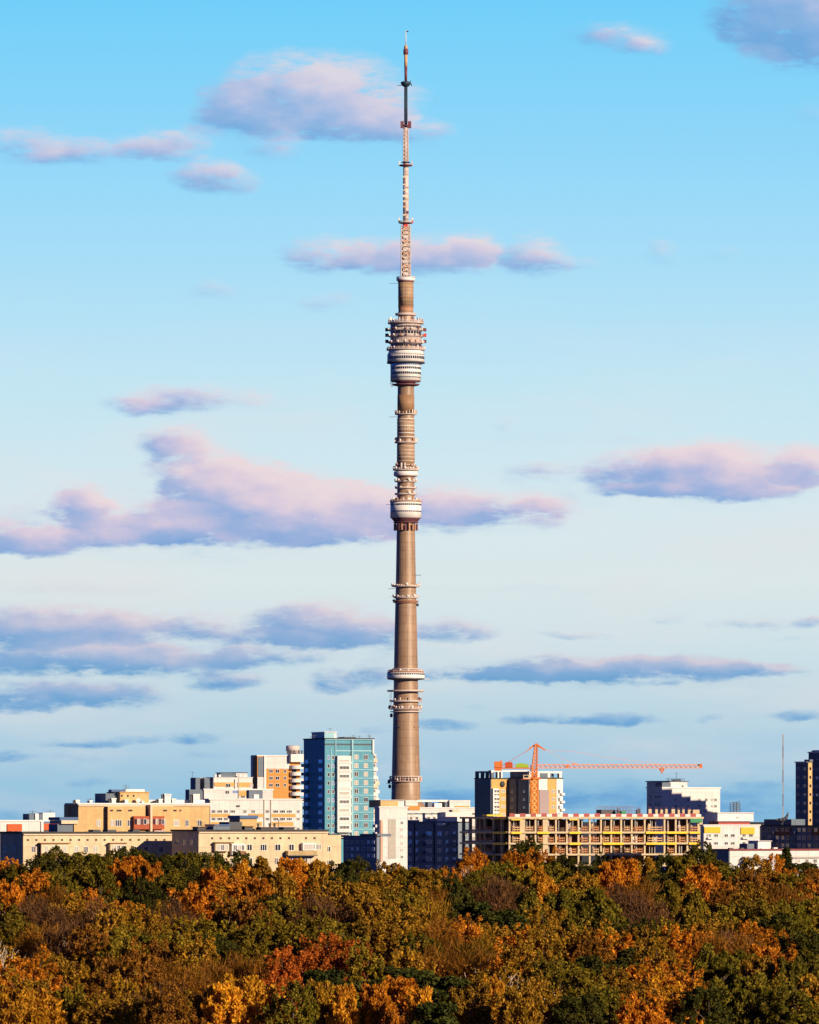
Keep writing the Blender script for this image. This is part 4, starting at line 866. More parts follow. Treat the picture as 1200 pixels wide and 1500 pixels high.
# ---------------------------------------------------------------- the television tower
def tv_tower():
    d = 3500.0; s = d / F; g = 5.0; cx = 594.6
    root = thing('television_tower', 'very tall concrete television tower with white observation pod and slim antenna', 'tower', (at(cx, 0, d).x, d, g))
    Z = lambda py: EYE - (py - HORIZ) * s - g
    def lathe(name, prof, m, seg=48, parent=None, smooth=True):
        b = MB(); pr = sorted([(hw * s, Z(py)) for hw, py in prof], key=lambda q: q[1]) if False else [(hw * s, Z(py)) for hw, py in prof]
        if pr[0][1] > pr[-1][1]: pr = pr[::-1]
        b.lathe(pr, seg, 0, 0, 0, smooth); return b.build(name, m, parent or root)
    # shaft: flared foot, then a slowly tapering tube
    shaft = MB()
    prof = [(30, 0.0), (22, 14), (15.5, 30)] + [(hw * s, Z(py)) for hw, py in ((21.3, 1172), (20.7, 1140), (19.6, 1095), (18.8, 1060), (18.1, 1020), (17.5, 980), (16.6, 935), (15.8, 900), (15.1, 870), (14.5, 840), (13.8, 800), (13.2, 765), (12.6, 700), (12.3, 640), (12.0, 563), (11.4, 465), (10.6, 450))]
    shaft.lathe(prof, 64); shaft.build('shaft', concrete, root)
    lathe('upper_shaft', [(11.2, 449.5), (11.2, 414)], concrete2)
    for py, hw, h in ((421, 11.5, .8), (435, 11.6, 1.0), (449, 11.5, 1.2)): lathe('shaft_band', [(hw, py), (hw, py + h)], towerbrown, parent=None)
    lathe('shaft_sleeve', [(10.9, 450.5), (10.9, 459)], towerbrown)
    # brick-like belts round the shaft below the pod
    lathe('shaft_sleeve', [(12.6, 613), (12.8, 641)], concrete2); lathe('shaft_sleeve', [(12.9, 650), (13.2, 684)], concrete2)
    for k in range(6): lathe('shaft_band', [(13.0, 613.5 + 5.2 * k), (13.0, 614.6 + 5.2 * k)], towerwhite if k % 2 == 0 else steelpink)
    for k in range(6): lathe('shaft_band', [(13.4, 653.5 + 5.4 * k), (13.4, 654.4 + 5.4 * k)], steelpink)
    rnd = random.Random(21)
    def ring(py, hw, th=1.2, m=steelpink, rail=0.0, under=True):
        """walkway round the tower: deck, railing posts and hand rail"""
        b = MB(); b.lathe([(hw * s * .72, Z(py + th)), (hw * s, Z(py + th * .8)), (hw * s, Z(py)), (hw * s * .72, Z(py))], 48)
        o = b.build('walkway', m, root)
        if rail:
            b = MB(); n = 36; zt, z0 = Z(py - rail), Z(py); r = hw * s * .985
            for k in range(n):
                a, a2 = 2 * math.pi * k / n, 2 * math.pi * (k + 1) / n
                p, q = (r * math.cos(a), r * math.sin(a)), (r * math.cos(a2), r * math.sin(a2))
                b.bar((*p, z0), (*p, zt), .14); b.bar((*p, zt), (*q, zt), .16); b.bar((*p, (zt + z0) / 2), (*q, (zt + z0) / 2), .12)
            b.build('railing', steelpink, o)
        return o
    def clutter(py, hw, n, mats, hmin=2.0, hmax=4.5, w=2.0, dishes=.25, seed=0, a0=0.0):
        """antenna panels and drums standing on a walkway"""
        rr = random.Random(seed + int(py))
        for k in range(n):
            a = a0 + 2 * math.pi * (k + rr.uniform(-.25, .25)) / n
            if math.sin(a) > .35: continue                       # far side, out of sight
            r = hw * s; h = rr.uniform(hmin, hmax) * s; ww = rr.uniform(.6, 1.1) * w * s / 2; b = MB(); z0 = Z(py)
            if rr.random() < dishes:
                rad = rr.uniform(1.2, 2.2) * s; ax = Vector((math.cos(a), math.sin(a), 0)); c = Vector((r * math.cos(a), r * math.sin(a), z0 + rad + .1))
                b.bar(c, c + ax * .8, rad, seg=16); b.bar((c.x, c.y, z0), c, .2)
                o = b.build('dish_antenna', panelgrey, root)
            else:
                ca, sa = math.cos(a), math.sin(a); vs = []
                for zz in (z0, z0 + h):
                    for (t, q) in ((-ww, -.5), (ww, -.5), (ww, .5), (-ww, .5)): vs.append((r * ca + q * ca - t * sa, r * sa + q * sa + t * ca, zz))
                b.add(vs, [(0, 3, 2, 1), (4, 5, 6, 7), (0, 1, 5, 4), (1, 2, 6, 5), (2, 3, 7, 6), (3, 0, 4, 7)])
                b.bar((r * ca, r * sa, z0), (r * ca * .9, r * sa * .9, z0), .15)
                b.build('antenna_panel', rr.choice(mats), root)
    def rod(py, x0, x1, r=.16, m=greydark):
        b = MB(); b.bar(((x0 - cx) * s, -.5, Z(py)), ((x1 - cx) * s, -.5, Z(py)), r); b.build('antenna_rod', m, root)
    def windows(name, py0, py1, hw, n, m=g_dark, parent=None):
        """ring of panes: one band of glass with mullions in one mesh"""
        b = MB(); r = hw * s
        for k in range(n):
            a, a2 = 2 * math.pi * (k + .10) / n, 2 * math.pi * (k + .86) / n
            vs = [(q * math.cos(t), q * math.sin(t), zz) for q in (r - .3, r + .07) for zz in (Z(py1), Z(py0)) for t in (a, a2)]
            b.add(vs, [(4, 5, 7, 6), (0, 1, 5, 4), (2, 6, 7, 3), (0, 4, 6, 2), (1, 3, 7, 5)])
        return b.build(name, m, parent or root)
    # --- main pod
    ring(460.5, 15.5, 2.0, steelpink, 1.2)
    lathe('pod_neck', [(9.5, 463), (9.0, 472), (17, 473.5)], towerbrown)
    ring(473, 26.5, 1.8, steelpink, 2.5); clutter(472.6, 24.5, 26, [panelgrey, panelgrey, paneldark, steelpink], 3, 7, 1.6, .1, 4)
    clutter(472.6, 15, 14, [steelpink, panelgrey, towerbrown], 3, 6, 2.2, .3, 9)
    lathe('technical_drum', [(22.6, 474.8), (22.6, 513)], towerpod)
    for py in (484, 493, 502.5): 
        ring(py, 25.5, 1.0, steelpink, 1.6)
    windows('technical_windows', 478, 481, 22.7, 44, g_mid); windows('technical_windows', 486, 490, 22.7, 30); windows('technical_windows', 504.5, 508, 22.7, 44)
    for py, q in ((484, 3), (493, 5), (502.5, 7)): clutter(py, 26.0, 16, [paneldark, panelgrey, towerbrown, panelgrey], 2, 4.5, 2.6, .3, q, .1 * q)
    for py in (484, 492, 501):
        for sx in (-1, 1):
            b = MB(); b.box(sx * 28 * s - .9, sx * 28 * s + .9, -1.6, .6, Z(py + 1.5), Z(py - 3.2)); b.bar((sx * 23 * s, 0, Z(py)), (sx * 28 * s, 0, Z(py)), .25); b.build('antenna_drum', steeldark if sx < 0 else (panelred if py == 492 else paneldark), root)
    ring(512, 28.4, 1.6, steelpink, 2.0); clutter(511.8, 26.5, 22, [panelgrey, steelpink, steelorange], 2, 5, 1.8, .3, 8)
    lathe('sloped_skirt', [(24.5, 513.6), (26.8, 519.5)], towerwhite)
    gallery = lathe('gallery_drum', [(27.2, 519.6), (27.2, 531)], towerwhite)
    windows('gallery_windows', 522.6, 526.8, 27.2, 52, g_dark, gallery); windows('gallery_windows', 519.9, 520.9, 27.2, 52, g_mid, gallery)
    lathe('gallery_floor', [(27.8, 530.6), (27.8, 532.4), (22.5, 533.5)], greydark)
    rest = lathe('restaurant_drum', [(22.2, 533.5), (22.2, 558)], towerwhite)
    for y0, y1 in ((534, 536), (538.2, 541.6), (545.6, 549), (552.8, 554.2)): windows('restaurant_windows', y0, y1, 22.2, 46, g_dark if y0 > 536 else g_blue, rest)
    lathe('pod_base', [(21.6, 558), (21.6, 559.4), (14, 560.2), (14, 562.4), (20.5, 562.8), (18.5, 564.8), (12.2, 566)], paneldark)
    b = MB(); x = -20.6 * s
    for q in (-.7, .7): b.bar((x + q, -3, Z(567)), (x + q, -3, Z(532)), .16)
    for q in range(16): zz = Z(567 - 2.2 * q); b.bar((x - .7, -3, zz), (x + .7, -3, zz + .9), .1); b.bar((x - .7, -3, zz), (x + .7, -3, zz), .1)
    b.build('service_ladder', steelpink, root)
    # --- walkways below the pod
    lathe('shaft_sleeve', [(12.3, 579), (12.5, 603)], mat('ribbed_sleeve', (.34, .19, .10), .6, .12, .3, (1.1, 40.0, .70, .2), .25))
    ring(606.5, 15.8, 1.4, steelpink, 0); clutter(606.3, 15.0, 20, [panelgrey, cream2, grey, towerbrown], 2.5, 6, 1.8, .2, 2); rod(610.8, 570, 583)
    ring(641, 15.8, .8, steelpink); ring(648.4, 16.2, 1.0, steelpink, 1.4)
    for sx in (-1, 1):
        b = MB(); b.box(sx * 15 * s - .8, sx * 15 * s + .8, -2.5, 1.5, Z(648), Z(642)); b.build('antenna_panel', panelgrey, root)
    clutter(648.2, 13.6, 8, [panelgrey, towerbrown], 3, 6, 2.0, .0, 3)
    clutter(683.0, 14.2, 12, [panelgrey, towerbrown], 2, 6, 1.6, .2, 4)
    ring(688.5, 18.6, 1.2, steelpink, 1.4); clutter(688.2, 17.5, 20, [panelgrey, cream2, towerbrown], 2.0, 5.5, 1.8, .35, 6)
    lathe('white_collar', [(17.4, 691), (17.8, 693), (17.8, 696.6), (16.4, 697.6)], towerwhite); lathe('collar_base', [(16.8, 697.6), (13.0, 699)], paneldark)
    ring(705.5, 15.8, .9, steelpink, 1.0); clutter(705.3, 15.5, 14, [panelgrey, paneldark, steeldark], 1.5, 4.0, 2.2, .6, 7)
    ring(715, 16.0, 1.0, steelpink, 1.0); ring(724, 16.2, 1.2, steelpink, 1.0)
    clutter(714.8, 15.2, 9, [paneldark, panelgrey], 1.2, 3, 1.6, .3, 11); clutter(723.8, 15.2, 9, [paneldark, panelgrey], 1.2, 3, 1.6, .3, 12)
    # --- lower white drum
    ring(734.6, 23.4, 1.4, towerbrown, 1.6); clutter(734.4, 20.5, 26, [steelorange, towerbrown, panelgrey], 2.5, 5.5, 1.8, .2, 13); rod(739, 565.5, 572)
    drum = lathe('lower_drum', [(22.8, 736), (22.8, 759)], towerwhite); windows('drum_windows', 738.4, 740.8, 22.8, 50, g_dark, drum); windows('drum_windows', 748.6, 750.6, 22.8, 50, g_mid, drum)
    lathe('drum_base', [(22.2, 759), (20.5, 760.4), (18, 763.5), (15, 766.5)], paneldark)
    ring(765, 18.6, 1.2, paneldark, 0); clutter(777, 16.6, 20, [paneldark, towerbrown], 8, 11, 2.6, 0, 14)
    # --- antenna belts lower down
    rod(842.6, 609, 617, .22); b = MB(); b.bar(((615.5 - cx) * s, -.5, Z(857)), ((615.5 - cx) * s, -.5, Z(843)), .07); b.build('antenna_rod', steel, root)
    ring(858.8, 20.6, 1.2, steelpink, 1.2); clutter(858.6, 19.6, 30, [panelgrey, cream2], 1.2, 2.6, 1.8, .5, 15); rod(862.4, 569, 579, .16); rod(862, 625, 640, .06, steel)
    ring(875, 18.2, 1.4, steelpink, 1.6); clutter(874.8, 17.6, 30, [panelgrey, steelpink], 1.0, 2.4, 1.8, .3, 16); rod(874, 570, 577, .06); rod(874, 613, 617, .06)
    ring(880, 19.2, 1.0, towerbrown, 0); lathe('belt', [(16.6, 880), (16.9, 883)], towerbrown); ring(882.5, 18.6, .9, towerbrown, 0)
    for px, py in ((611.8, 886.2), (577, 880)): b = MB(); b.lathe([(.6, Z(py) - .8), (.9, Z(py)), (.6, Z(py) + .8)], 12, 0, (px - cx) * s, -1); b.build('antenna_drum', steeldark, root)
    clutter(980.5, 15.5, 6, [panelgrey, paneldark], 6, 11, 1.6, .2, 19, R(-62)); 
    lathe('belt', [(20.5, 979.5), (20.5, 981)], steelpink); ring(984, 26.8, 1.5, towerbrown, 1.8); clutter(983.8, 22.5, 26, [towerbrown, panelgrey, paneldark], 1.8, 3.2, 2.0, .2, 20)
    gal = lathe('ring_gallery', [(27.6, 985.6), (27.6, 993.2), (27.0, 994)], towerwhite); windows('gallery_windows', 986.6, 988.8, 27.6, 50, g_dark, gal); lathe('gallery_floor', [(27.2, 994), (27.2, 995.2), (18, 996.5)], greydark)
    rod(994.6, 622, 628, .3, panelgrey)
    ring(1012.2, 27.4, 1.1, steelpink, 1.0); ring(1027.2, 23.4, 1.2, steelpink, 1.2); clutter(1027, 22, 10, [paneldark, steelpink], 1.5, 6, 1.2, .1, 23)
    for px in (572.5, 617):
        b = MB()
        for q in (-1.2, 1.2): b.bar(((px + q - cx) * s, -2, Z(1040)), ((px + q - cx) * s, -2, Z(1013)), .1)
        for q in range(8): b.bar(((px - 1.2 - cx) * s, -2, Z(1039 - 3.3 * q)), ((px + 1.2 - cx) * s, -2, Z(1037 - 3.3 * q)), .08)
        b.build('service_ladder', steelpink, root)
    ring(1038.4, 23.6, 1.2, steelpink, 2.4); clutter(1038.2, 22.3, 28, [panelgrey, cream2, towerbrown], 2.0, 5, 2.0, .4, 25); ring(1042, 23.0, 1.6, steelpink, 0)
    for px, py in ((573.4, 1048), (571, 1036)): b = MB(); b.lathe([(.5, Z(py) - 1.2), (.9, Z(py) - .6), (.9, Z(py) + .6), (.5, Z(py) + 1.2)], 12, 0, (px - cx) * s, -1); b.build('antenna_drum', steeldark, root)
    rod(1042, 623, 639, .05, steel)
    for px in (586, 606.5, 613):
        b = MB(); xx = (px - cx) * s; r = 18.8 * s; yy = -math.sqrt(max(r * r - xx * xx, .1)); b.box(xx - .45, xx + .45, yy - .15, yy + .5, Z(1066.5), Z(1064.5)); b.build('shaft_opening', greydark, root)
    ring(1144, 24.2, 1.4, steelpink, 7.0); ring(1137.4, 24.2, .9, steelpink, 0); rod(1147.6, 566, 583, .2); clutter(1143.8, 22.8, 26, [panelgrey, towerbrown, steelpink, paneldark], 2, 6.0, 2.0, .2, 27)
    for px, py in ((571, 1152), (570, 1145)): b = MB(); b.lathe([(.5, Z(py) - 1.2), (.9, Z(py) - .6), (.9, Z(py) + .6), (.5, Z(py) + 1.2)], 12, 0, (px - cx) * s, -1); b.build('antenna_drum', steeldark, root)
    # --- steel antenna on top
    ring(407.5, 13.8, 4.6, towerwhite, 1.6); rod(415.2, 571, 583, .14); rod(414.4, 607, 618, .12, steel); lathe('collar_base', [(12.2, 411.8), (11.4, 414)], paneldark)
    def lattice(name, y0, y1, hw, m, r, step, hwt=None):
        b = MB(); z0, z1 = Z(y0), Z(y1); hwt = hw if hwt is None else hwt; n = max(2, int((z1 - z0) / step)); cs = [(-1, -1), (1, -1), (1, 1), (-1, 1)]
        P = lambda c, t: ((c[0] * (hw + (hwt - hw) * t) * s * .94), c[1] * (hw + (hwt - hw) * t) * s * .94, z0 + (z1 - z0) * t)
        for c in cs: b.bar(P(c, 0), P(c, 1), r * 1.5)
        for i in range(n):
            for q in range(4):
                a, c = cs[q], cs[(q + 1) % 4]; b.bar(P(a, i / n), P(c, (i + 1) / n), r); b.bar(P(c, i / n), P(a, (i + 1) / n), r); b.bar(P(a, i / n), P(c, i / n), r)
        return b.build(name, m, root)
    lathe('antenna_tube', [(4.8, 407), (4.7, 328)], steelpink, 20); lattice('antenna_cage', 407, 330, 7.2, steelpink, .22, 3.2, 6.9)
    for py in range(334, 406, 6):
        b = MB()
        for (ax, ay) in ((0, -1), (1, 0), (-1, 0)):
            hx, hy = (2.0, .5) if ay else (.5, 2.0)
            b.box(ax * 5.4 * s - hx * .8, ax * 5.4 * s + hx * .8, ay * 5.4 * s - hy * .8, ay * 5.4 * s + hy * .8, Z(py + 3.6), Z(py))
        b.build('antenna_panel', [panelgrey, steelorange, cream2][py // 6 % 3], root)
    ring(326.4, 9.8, 1.2, paneldark, 2.0)
    for sx in (-1, 1):
        b = MB(); b.box(sx * 9.6 * s - .5, sx * 9.6 * s + .5, -.9, .9, Z(326), Z(319)); b.build('antenna_panel', panelgrey, root)
        b = MB(); b.box(sx * 9.9 * s - .4, sx * 9.9 * s + .4, -1.3, -.8, Z(327), Z(323)); b.build('antenna_panel', panelred if sx > 0 else steeldark, root)
        b = MB(); b.box(sx * 9 * s - .4, sx * 9 * s + .4, -.9, .9, Z(243), Z(236)); b.build('antenna_panel', panelgrey if sx < 0 else steelpink, root)
        for q in (4.2, 6.6): b = MB(); b.box(sx * q * s - .5, sx * q * s + .5, -1.8, .8, Z(187.5), Z(178)); b.build('antenna_panel', steelred if sx > 0 else paneldark, root)
    b = MB(); b.box(-1.2, 1.2, -2.6, -2.0, Z(334), Z(329)); b.build('antenna_panel', panelred, root)
    lathe('antenna_tube', [(4.2, 328), (3.9, 246)], steelpink, 20)
    rr = random.Random(77)
    for py in range(250, 322, 4):
        b = MB(); sx = rr.choice((-1, 1)); hw = rr.uniform(3.8, 4.6); b.box(-hw * s if sx < 0 else .2, -.2 if sx < 0 else hw * s, -4.6 * s, -3.4 * s, Z(py + rr.uniform(1.5, 3.4)), Z(py)); b.build('antenna_panel', rr.choice([panelgrey, steelorange, towerbrown, paneldark, cream2]), root)
    ring(241.6, 9.4, 2.0, steelred, 0); ring(237.6, 6.5, 1.0, steeldark, 0); lathe('antenna_tube', [(3.9, 246), (3.4, 187)], steelpink, 20); lattice('antenna_cage', 236, 190, 4.1, steelpink, .16, 2.4, 3.6)
    ring(183.5, 6.4, 1.6, steelred, 0)
    lathe('antenna_tube', [(2.3, 187), (2.2, 125)], steeldark, 16); lattice('antenna_cage', 178, 126, 2.2, steeldark, .14, 2.4, 2.1)
    lathe('antenna_collar', [(3.5, 127), (6.0, 125), (7.4, 122.4), (7.4, 120.2), (3.0, 119)], steeldark, 24); rod(125.4, 582, 590, .22, steeldark)
    b = MB(); b.bar((7 * s, -.5, Z(121)), (7 * s, -.5, Z(117.5)), .2); b.bar((7 * s, -.5, Z(122)), (9 * s, -.5, Z(126.5)), .35); b.build('antenna_rod', steeldark, root)
    lathe('antenna_tube', [(1.9, 119), (2.2, 98)], steelred, 16); lathe('antenna_tube', [(2.3, 98), (2.4, 80)], steelorange, 16)
    lathe('antenna_collar', [(3.0, 80), (3.6, 79.5), (3.6, 72.5), (2.6, 72)], steelred, 20); lathe('antenna_collar', [(2.6, 72), (2.6, 67.4), (1.8, 66.6)], steelorange, 20)
    b = MB(); b.bar((0, 0, Z(66.6)), (0, 0, Z(44)), .34, w2=.2, seg=8); b.build('flagpole', panelgrey, root)
    b = MB(); b.box(.1, 1.6, -.05, .05, Z(47), Z(45.2)); b.build('flag', steeldark, root)
tv_tower()

# ---------------------------------------------------------------- trees
def leafmat(name, c, c2, tr=.32):
    m = bpy.data.materials.new(name); m.use_nodes = True; t = m.node_tree; N = NT(t); t.nodes.clear()
    tc = t.nodes.new('ShaderNodeTexCoord'); oi = t.nodes.new('ShaderNodeObjectInfo'); geo = t.nodes.new('ShaderNodeNewGeometry')
    f, _ = N.noise(N.v('ADD', tc.outputs['Object'], N.v('SCALE', oi.outputs['Location'])), .45, 3, .6)
    k = N.m('MULTIPLY_ADD', N.m('FRACT', N.m('MULTIPLY', geo.outputs['Random Per Island'], 37.0)), .55, N.m('MULTIPLY', N.smooth(f, .3, .7), .75))
    cc = N.mix(N.m('SUBTRACT', k, .15, clamp=True), (*c, 1), (*c2, 1))
    br = N.m('MULTIPLY', N.m('MULTIPLY_ADD', oi.outputs['Random'], .55, .92), N.m('MULTIPLY_ADD', geo.outputs['Random Per Island'], 1.2, .55))
    cc = N.v('SCALE', cc); N.put(t.nodes[-1].inputs['Scale'], br)
    d = t.nodes.new('ShaderNodeBsdfPrincipled'); d.inputs['Roughness'].default_value = .75; d.inputs['Specular IOR Level'].default_value = .12; t.links.new(cc, d.inputs['Base Color'])
    tl = t.nodes.new('ShaderNodeBsdfTranslucent'); t.links.new(cc, tl.inputs['Color'])
    mx = t.nodes.new('ShaderNodeMixShader'); mx.inputs[0].default_value = tr; t.links.new(d.outputs[0], mx.inputs[1]); t.links.new(tl.outputs[0], mx.inputs[2])
    o = t.nodes.new('ShaderNodeOutputMaterial'); t.links.new(mx.outputs[0], o.inputs[0])
    return m
LEAF = {
 'orange': leafmat('orange_leaves', (.42, .160, .008), (.30, .098, .007)),
 'gold': leafmat('golden_leaves', (.42, .205, .011), (.30, .125, .008)),
 'yellow': leafmat('yellow_leaves', (.52, .27, .014), (.40, .17, .010)),
 'olive': leafmat('olive_leaves', (.195, .130, .009), (.110, .080, .006)),
 'amber': leafmat('amber_leaves', (.29, .145, .010), (.16, .092, .007)),
 'green': leafmat('green_leaves', (.080, .072, .006), (.135, .095, .007)),
 'dark green': leafmat('dark_green_leaves', (.030, .034, .005), (.062, .052, .006)),
 'pine': leafmat('pine_needles', (.018, .026, .004), (.045, .042, .005), .15),
 'rust': leafmat('rust_leaves', (.245, .098, .010), (.135, .058, .007)),
 'purple brown': leafmat('brown_twigs_and_leaves', (.072, .034, .017), (.11, .048, .013), .1),
 'red': leafmat('red_leaves', (.36, .095, .010), (.22, .060, .008)),
}
bark = mat('brown_bark', (.09, .06, .045), .95, .3, 2.0)
birch = mat('birch_bark', (.72, .58, .46), .8, .3, 1.6)

def quads_mesh(name, C, A, B, m, n0=None):
    """leaf-sized quads: centres C, half axes A and B"""
    n = len(C); v = np.empty((n, 4, 3)); v[:, 0] = C - A; v[:, 1] = C - B; v[:, 2] = C + A; v[:, 3] = C + B
    me = bpy.data.meshes.new(name); me.vertices.add(4 * n); me.vertices.foreach_set('co', v.reshape(-1).astype(np.float32))
    me.loops.add(4 * n); me.loops.foreach_set('vertex_index', np.arange(4 * n, dtype=np.int32))
    me.polygons.add(n); me.polygons.foreach_set('loop_start', np.arange(0, 4 * n, 4, dtype=np.int32)); me.polygons.foreach_set('loop_total', np.full(n, 4, dtype=np.int32))
    me.materials.append(m); me.update(calc_edges=True); me.validate()
    return me
def unit(v): return v / np.maximum(np.linalg.norm(v, axis=-1, keepdims=True), 1e-9)

def make_crown(kind, seed, m):
    """crown around the origin height 0 = ground; returns leaf mesh and limb targets"""
    g = np.random.default_rng(seed)
    C, A, B, limbs = [], [], [], []
    def clump(c, r, n, size, flat=1.0, elong=1.0, up=0.0):
        d = unit(g.normal(size=(n, 3)))
        p = c + d * r * (.25 + .8 * g.random((n, 1)) ** .5) * np.array([1, 1, flat])
        out = unit(c - np.array([0, 0, 9.5])); nrm = unit(d * .40 + out * .50 + g.normal(size=(n, 3)) * .70)
        t = unit(np.cross(nrm, g.normal(size=(n, 3)) + np.array([0, 0, .01])))
        if up: t = unit(t * (1 - up) + np.array([0, 0, 1.0]) * up + (d * np.array([1, 1, 0])) * .35 * up)
        b = unit(np.cross(nrm, t)); sz = size * (.5 + 1.0 * g.random((n, 1)))
        C.append(p); A.append(t * sz * elong); B.append(b * sz)
    if kind == 'round':
        lob = [(unit(g.normal(size=3)), g.uniform(.75, 1.18)) for _ in range(9)]
        for i in range(250):
            u = unit(g.normal(size=3)); k = g.uniform(.60, 1.0) ** .7
            w = max(lob, key=lambda q: float(q[0] @ u))[1]
            q = np.array([u[0] * 4.7 * k * w, u[1] * 4.7 * k * w, 10.9 + u[2] * 5.8 * k * w]); r = g.uniform(.3, .78)
            clump(q, r, int(86 * r + 12), .130, 1.25, 1.5, .35); limbs.append(q)
    elif kind == 'loose':
        lob = [(unit(g.normal(size=3)), g.uniform(.68, 1.25)) for _ in range(11)]
        for i in range(235):
            u = unit(g.normal(size=3)); k = g.uniform(.5, 1.04)
            w = max(lob, key=lambda q: float(q[0] @ u))[1]
            q = np.array([u[0] * 4.6 * k * w, u[1] * 4.6 * k * w, 11.0 + u[2] * 5.9 * k * w]); r = g.uniform(.22, .62)
            clump(q, r, int(84 * r + 10), .125, 1.5, 1.75, .45); limbs.append(q)
    elif kind == 'feather':
        nc = 66
        for i in range(nc):
            a = g.uniform(0, 2 * math.pi); h = g.random(); rr_ = (1 - .72 * h ** 1.4) * 3.9 * g.uniform(.55, 1.0)
            q = np.array([rr_ * math.cos(a), rr_ * math.sin(a), 6.5 + h * 10.0]); limbs.append(q)
            for k in range(4):
                clump(q + np.array([math.cos(a) * .25 * k, math.sin(a) * .25 * k, .42 * k]), .85 - .12 * k, 50, .12, 1.2, 2.3, .6)
    elif kind == 'pine':
        nc = 34
        for i in range(nc):
            a = g.uniform(0, 2 * math.pi); h = g.random(); rr_ = (1 - .5 * h) * 4.6 * g.uniform(.3, 1.0)
            q = np.array([rr_ * math.cos(a), rr_ * math.sin(a), 8.5 + h * 7.5]); clump(q, g.uniform(1.2, 1.9), 260, .17, .55, 1.8, .3); limbs.append(q)
    elif kind == 'spruce':
        for h in np.linspace(0, 1, 24):
            rr_ = 3.4 * (1 - h) + .25; n = max(4, int(11 * (1 - h)) + 3)
            for k in range(n):
                a = 2 * math.pi * k / n + g.uniform(-.25, .25)
                for q_ in (.45, .75, 1.0): clump(np.array([rr_ * q_ * math.cos(a), rr_ * q_ * math.sin(a), 3 + 15 * h - .5 * q_ * rr_ * .5]), .62, 40, .13, .8, 1.9, .1)
        limbs = []
    elif kind == 'poplar':
        for i in range(62):
            a = g.uniform(0, 2 * math.pi); h = g.random(); rr_ = 3.4 * math.sin(math.pi * min(1, .16 + .84 * h)) ** .6 * g.uniform(.5, 1.0)
            q = np.array([rr_ * math.cos(a), rr_ * math.sin(a), 4.5 + 13.5 * h]); clump(q, g.uniform(.6, 1.05), 150, .14, 1.35, 2.0, .6); limbs.append(q)
    elif kind == 'twiggy':
        nc = 70
        for i in range(nc):
            u = unit(g.normal(size=3)); rr_ = g.uniform(.4, 1.0)
            q = np.array([u[0] * 4.7 * rr_, u[1] * 4.7 * rr_, 11.0 + u[2] * 4.8 * rr_]); limbs.append(q)
            clump(q, 1.0, 20, .17, .9)
            n = 46; base = q + g.normal(size=(n, 3)) * .7; di = unit(np.array([u[0] * .7, u[1] * .7, 1.0]) + g.normal(size=(n, 3)) * .4); ln = g.uniform(.5, 1.3, (n, 1))
            side = unit(np.cross(di, g.normal(size=(n, 3)))); C.append(base); A.append(di * ln); B.append(side * .045)
    elif kind == 'birch':
        nc = 34
        for i in range(nc):
            u = unit(g.normal(size=3)); rr_ = g.uniform(.5, 1.0)
            q = np.array([u[0] * 3.4 * rr_, u[1] * 3.4 * rr_, 11.2 + u[2] * 4.6 * rr_]); limbs.append(q); clump(q, .8, 13, .13, .8, 1.3)
    C, A, B = (np.concatenate(q) for q in (C, A, B))
    return quads_mesh(kind + '_crown', C, A, B, m), limbs

def make_trunk(limbs, seed, m, kind):
    rr = random.Random(seed); b = MB(); top = max([q[2] for q in limbs], default=18.0)
    bend = [(0, 0, -1.0)]
    n = 6
    for i in range(1, n + 1): bend.append((rr.uniform(-.25, .25) * i / n * 2, rr.uniform(-.25, .25) * i / n * 2, top * .93 * i / n))
    r0 = .24 if kind not in ('birch',) else .26
    for i in range(n): b.bar(bend[i], bend[i + 1], r0 * (1 - .85 * i / n), w2=r0 * (1 - .85 * (i + 1) / n), seg=7)
    sel = rr.sample(limbs, min(len(limbs), 22 if kind in ('twiggy', 'birch') else 12)) if limbs else []
    for q in sel:
        t = max(.25, min(.9, (q[2] - 2.8) / (top * .93))); i = min(int(t * n), n - 1); p = Vector(bend[i]).lerp(Vector(bend[i + 1]), t * n - i); q = Vector(q.tolist())
        mid = p.lerp(q, .55) + Vector((0, 0, -.35)); r = .085 if kind != 'birch' else .12
        b.bar(p, mid, r, w2=r * .7, seg=5); b.bar(mid, q, r * .7, w2=.025, seg=4)
        if kind in ('birch', 'twiggy'):
            for _ in range(2): b.bar(mid.lerp(q, .4), q + Vector((rr.uniform(-1, 1), rr.uniform(-1, 1), rr.uniform(.3, 1.4))), .04, w2=.015, seg=4)
    return b.mesh(kind + '_trunk', m)

SHAPES = {}
for kind, nvar in (('round', 6), ('loose', 6), ('feather', 3), ('pine', 3), ('spruce', 1), ('poplar', 2), ('twiggy', 3), ('birch', 2)):
    for v in range(nvar):
        cm, limbs = make_crown(kind, 100 * len(SHAPES) + v + 7, LEAF['olive'])
        SHAPES.setdefault(kind, []).append((cm, make_trunk(limbs, v + 3, birch if kind == 'birch' else bark, kind)))

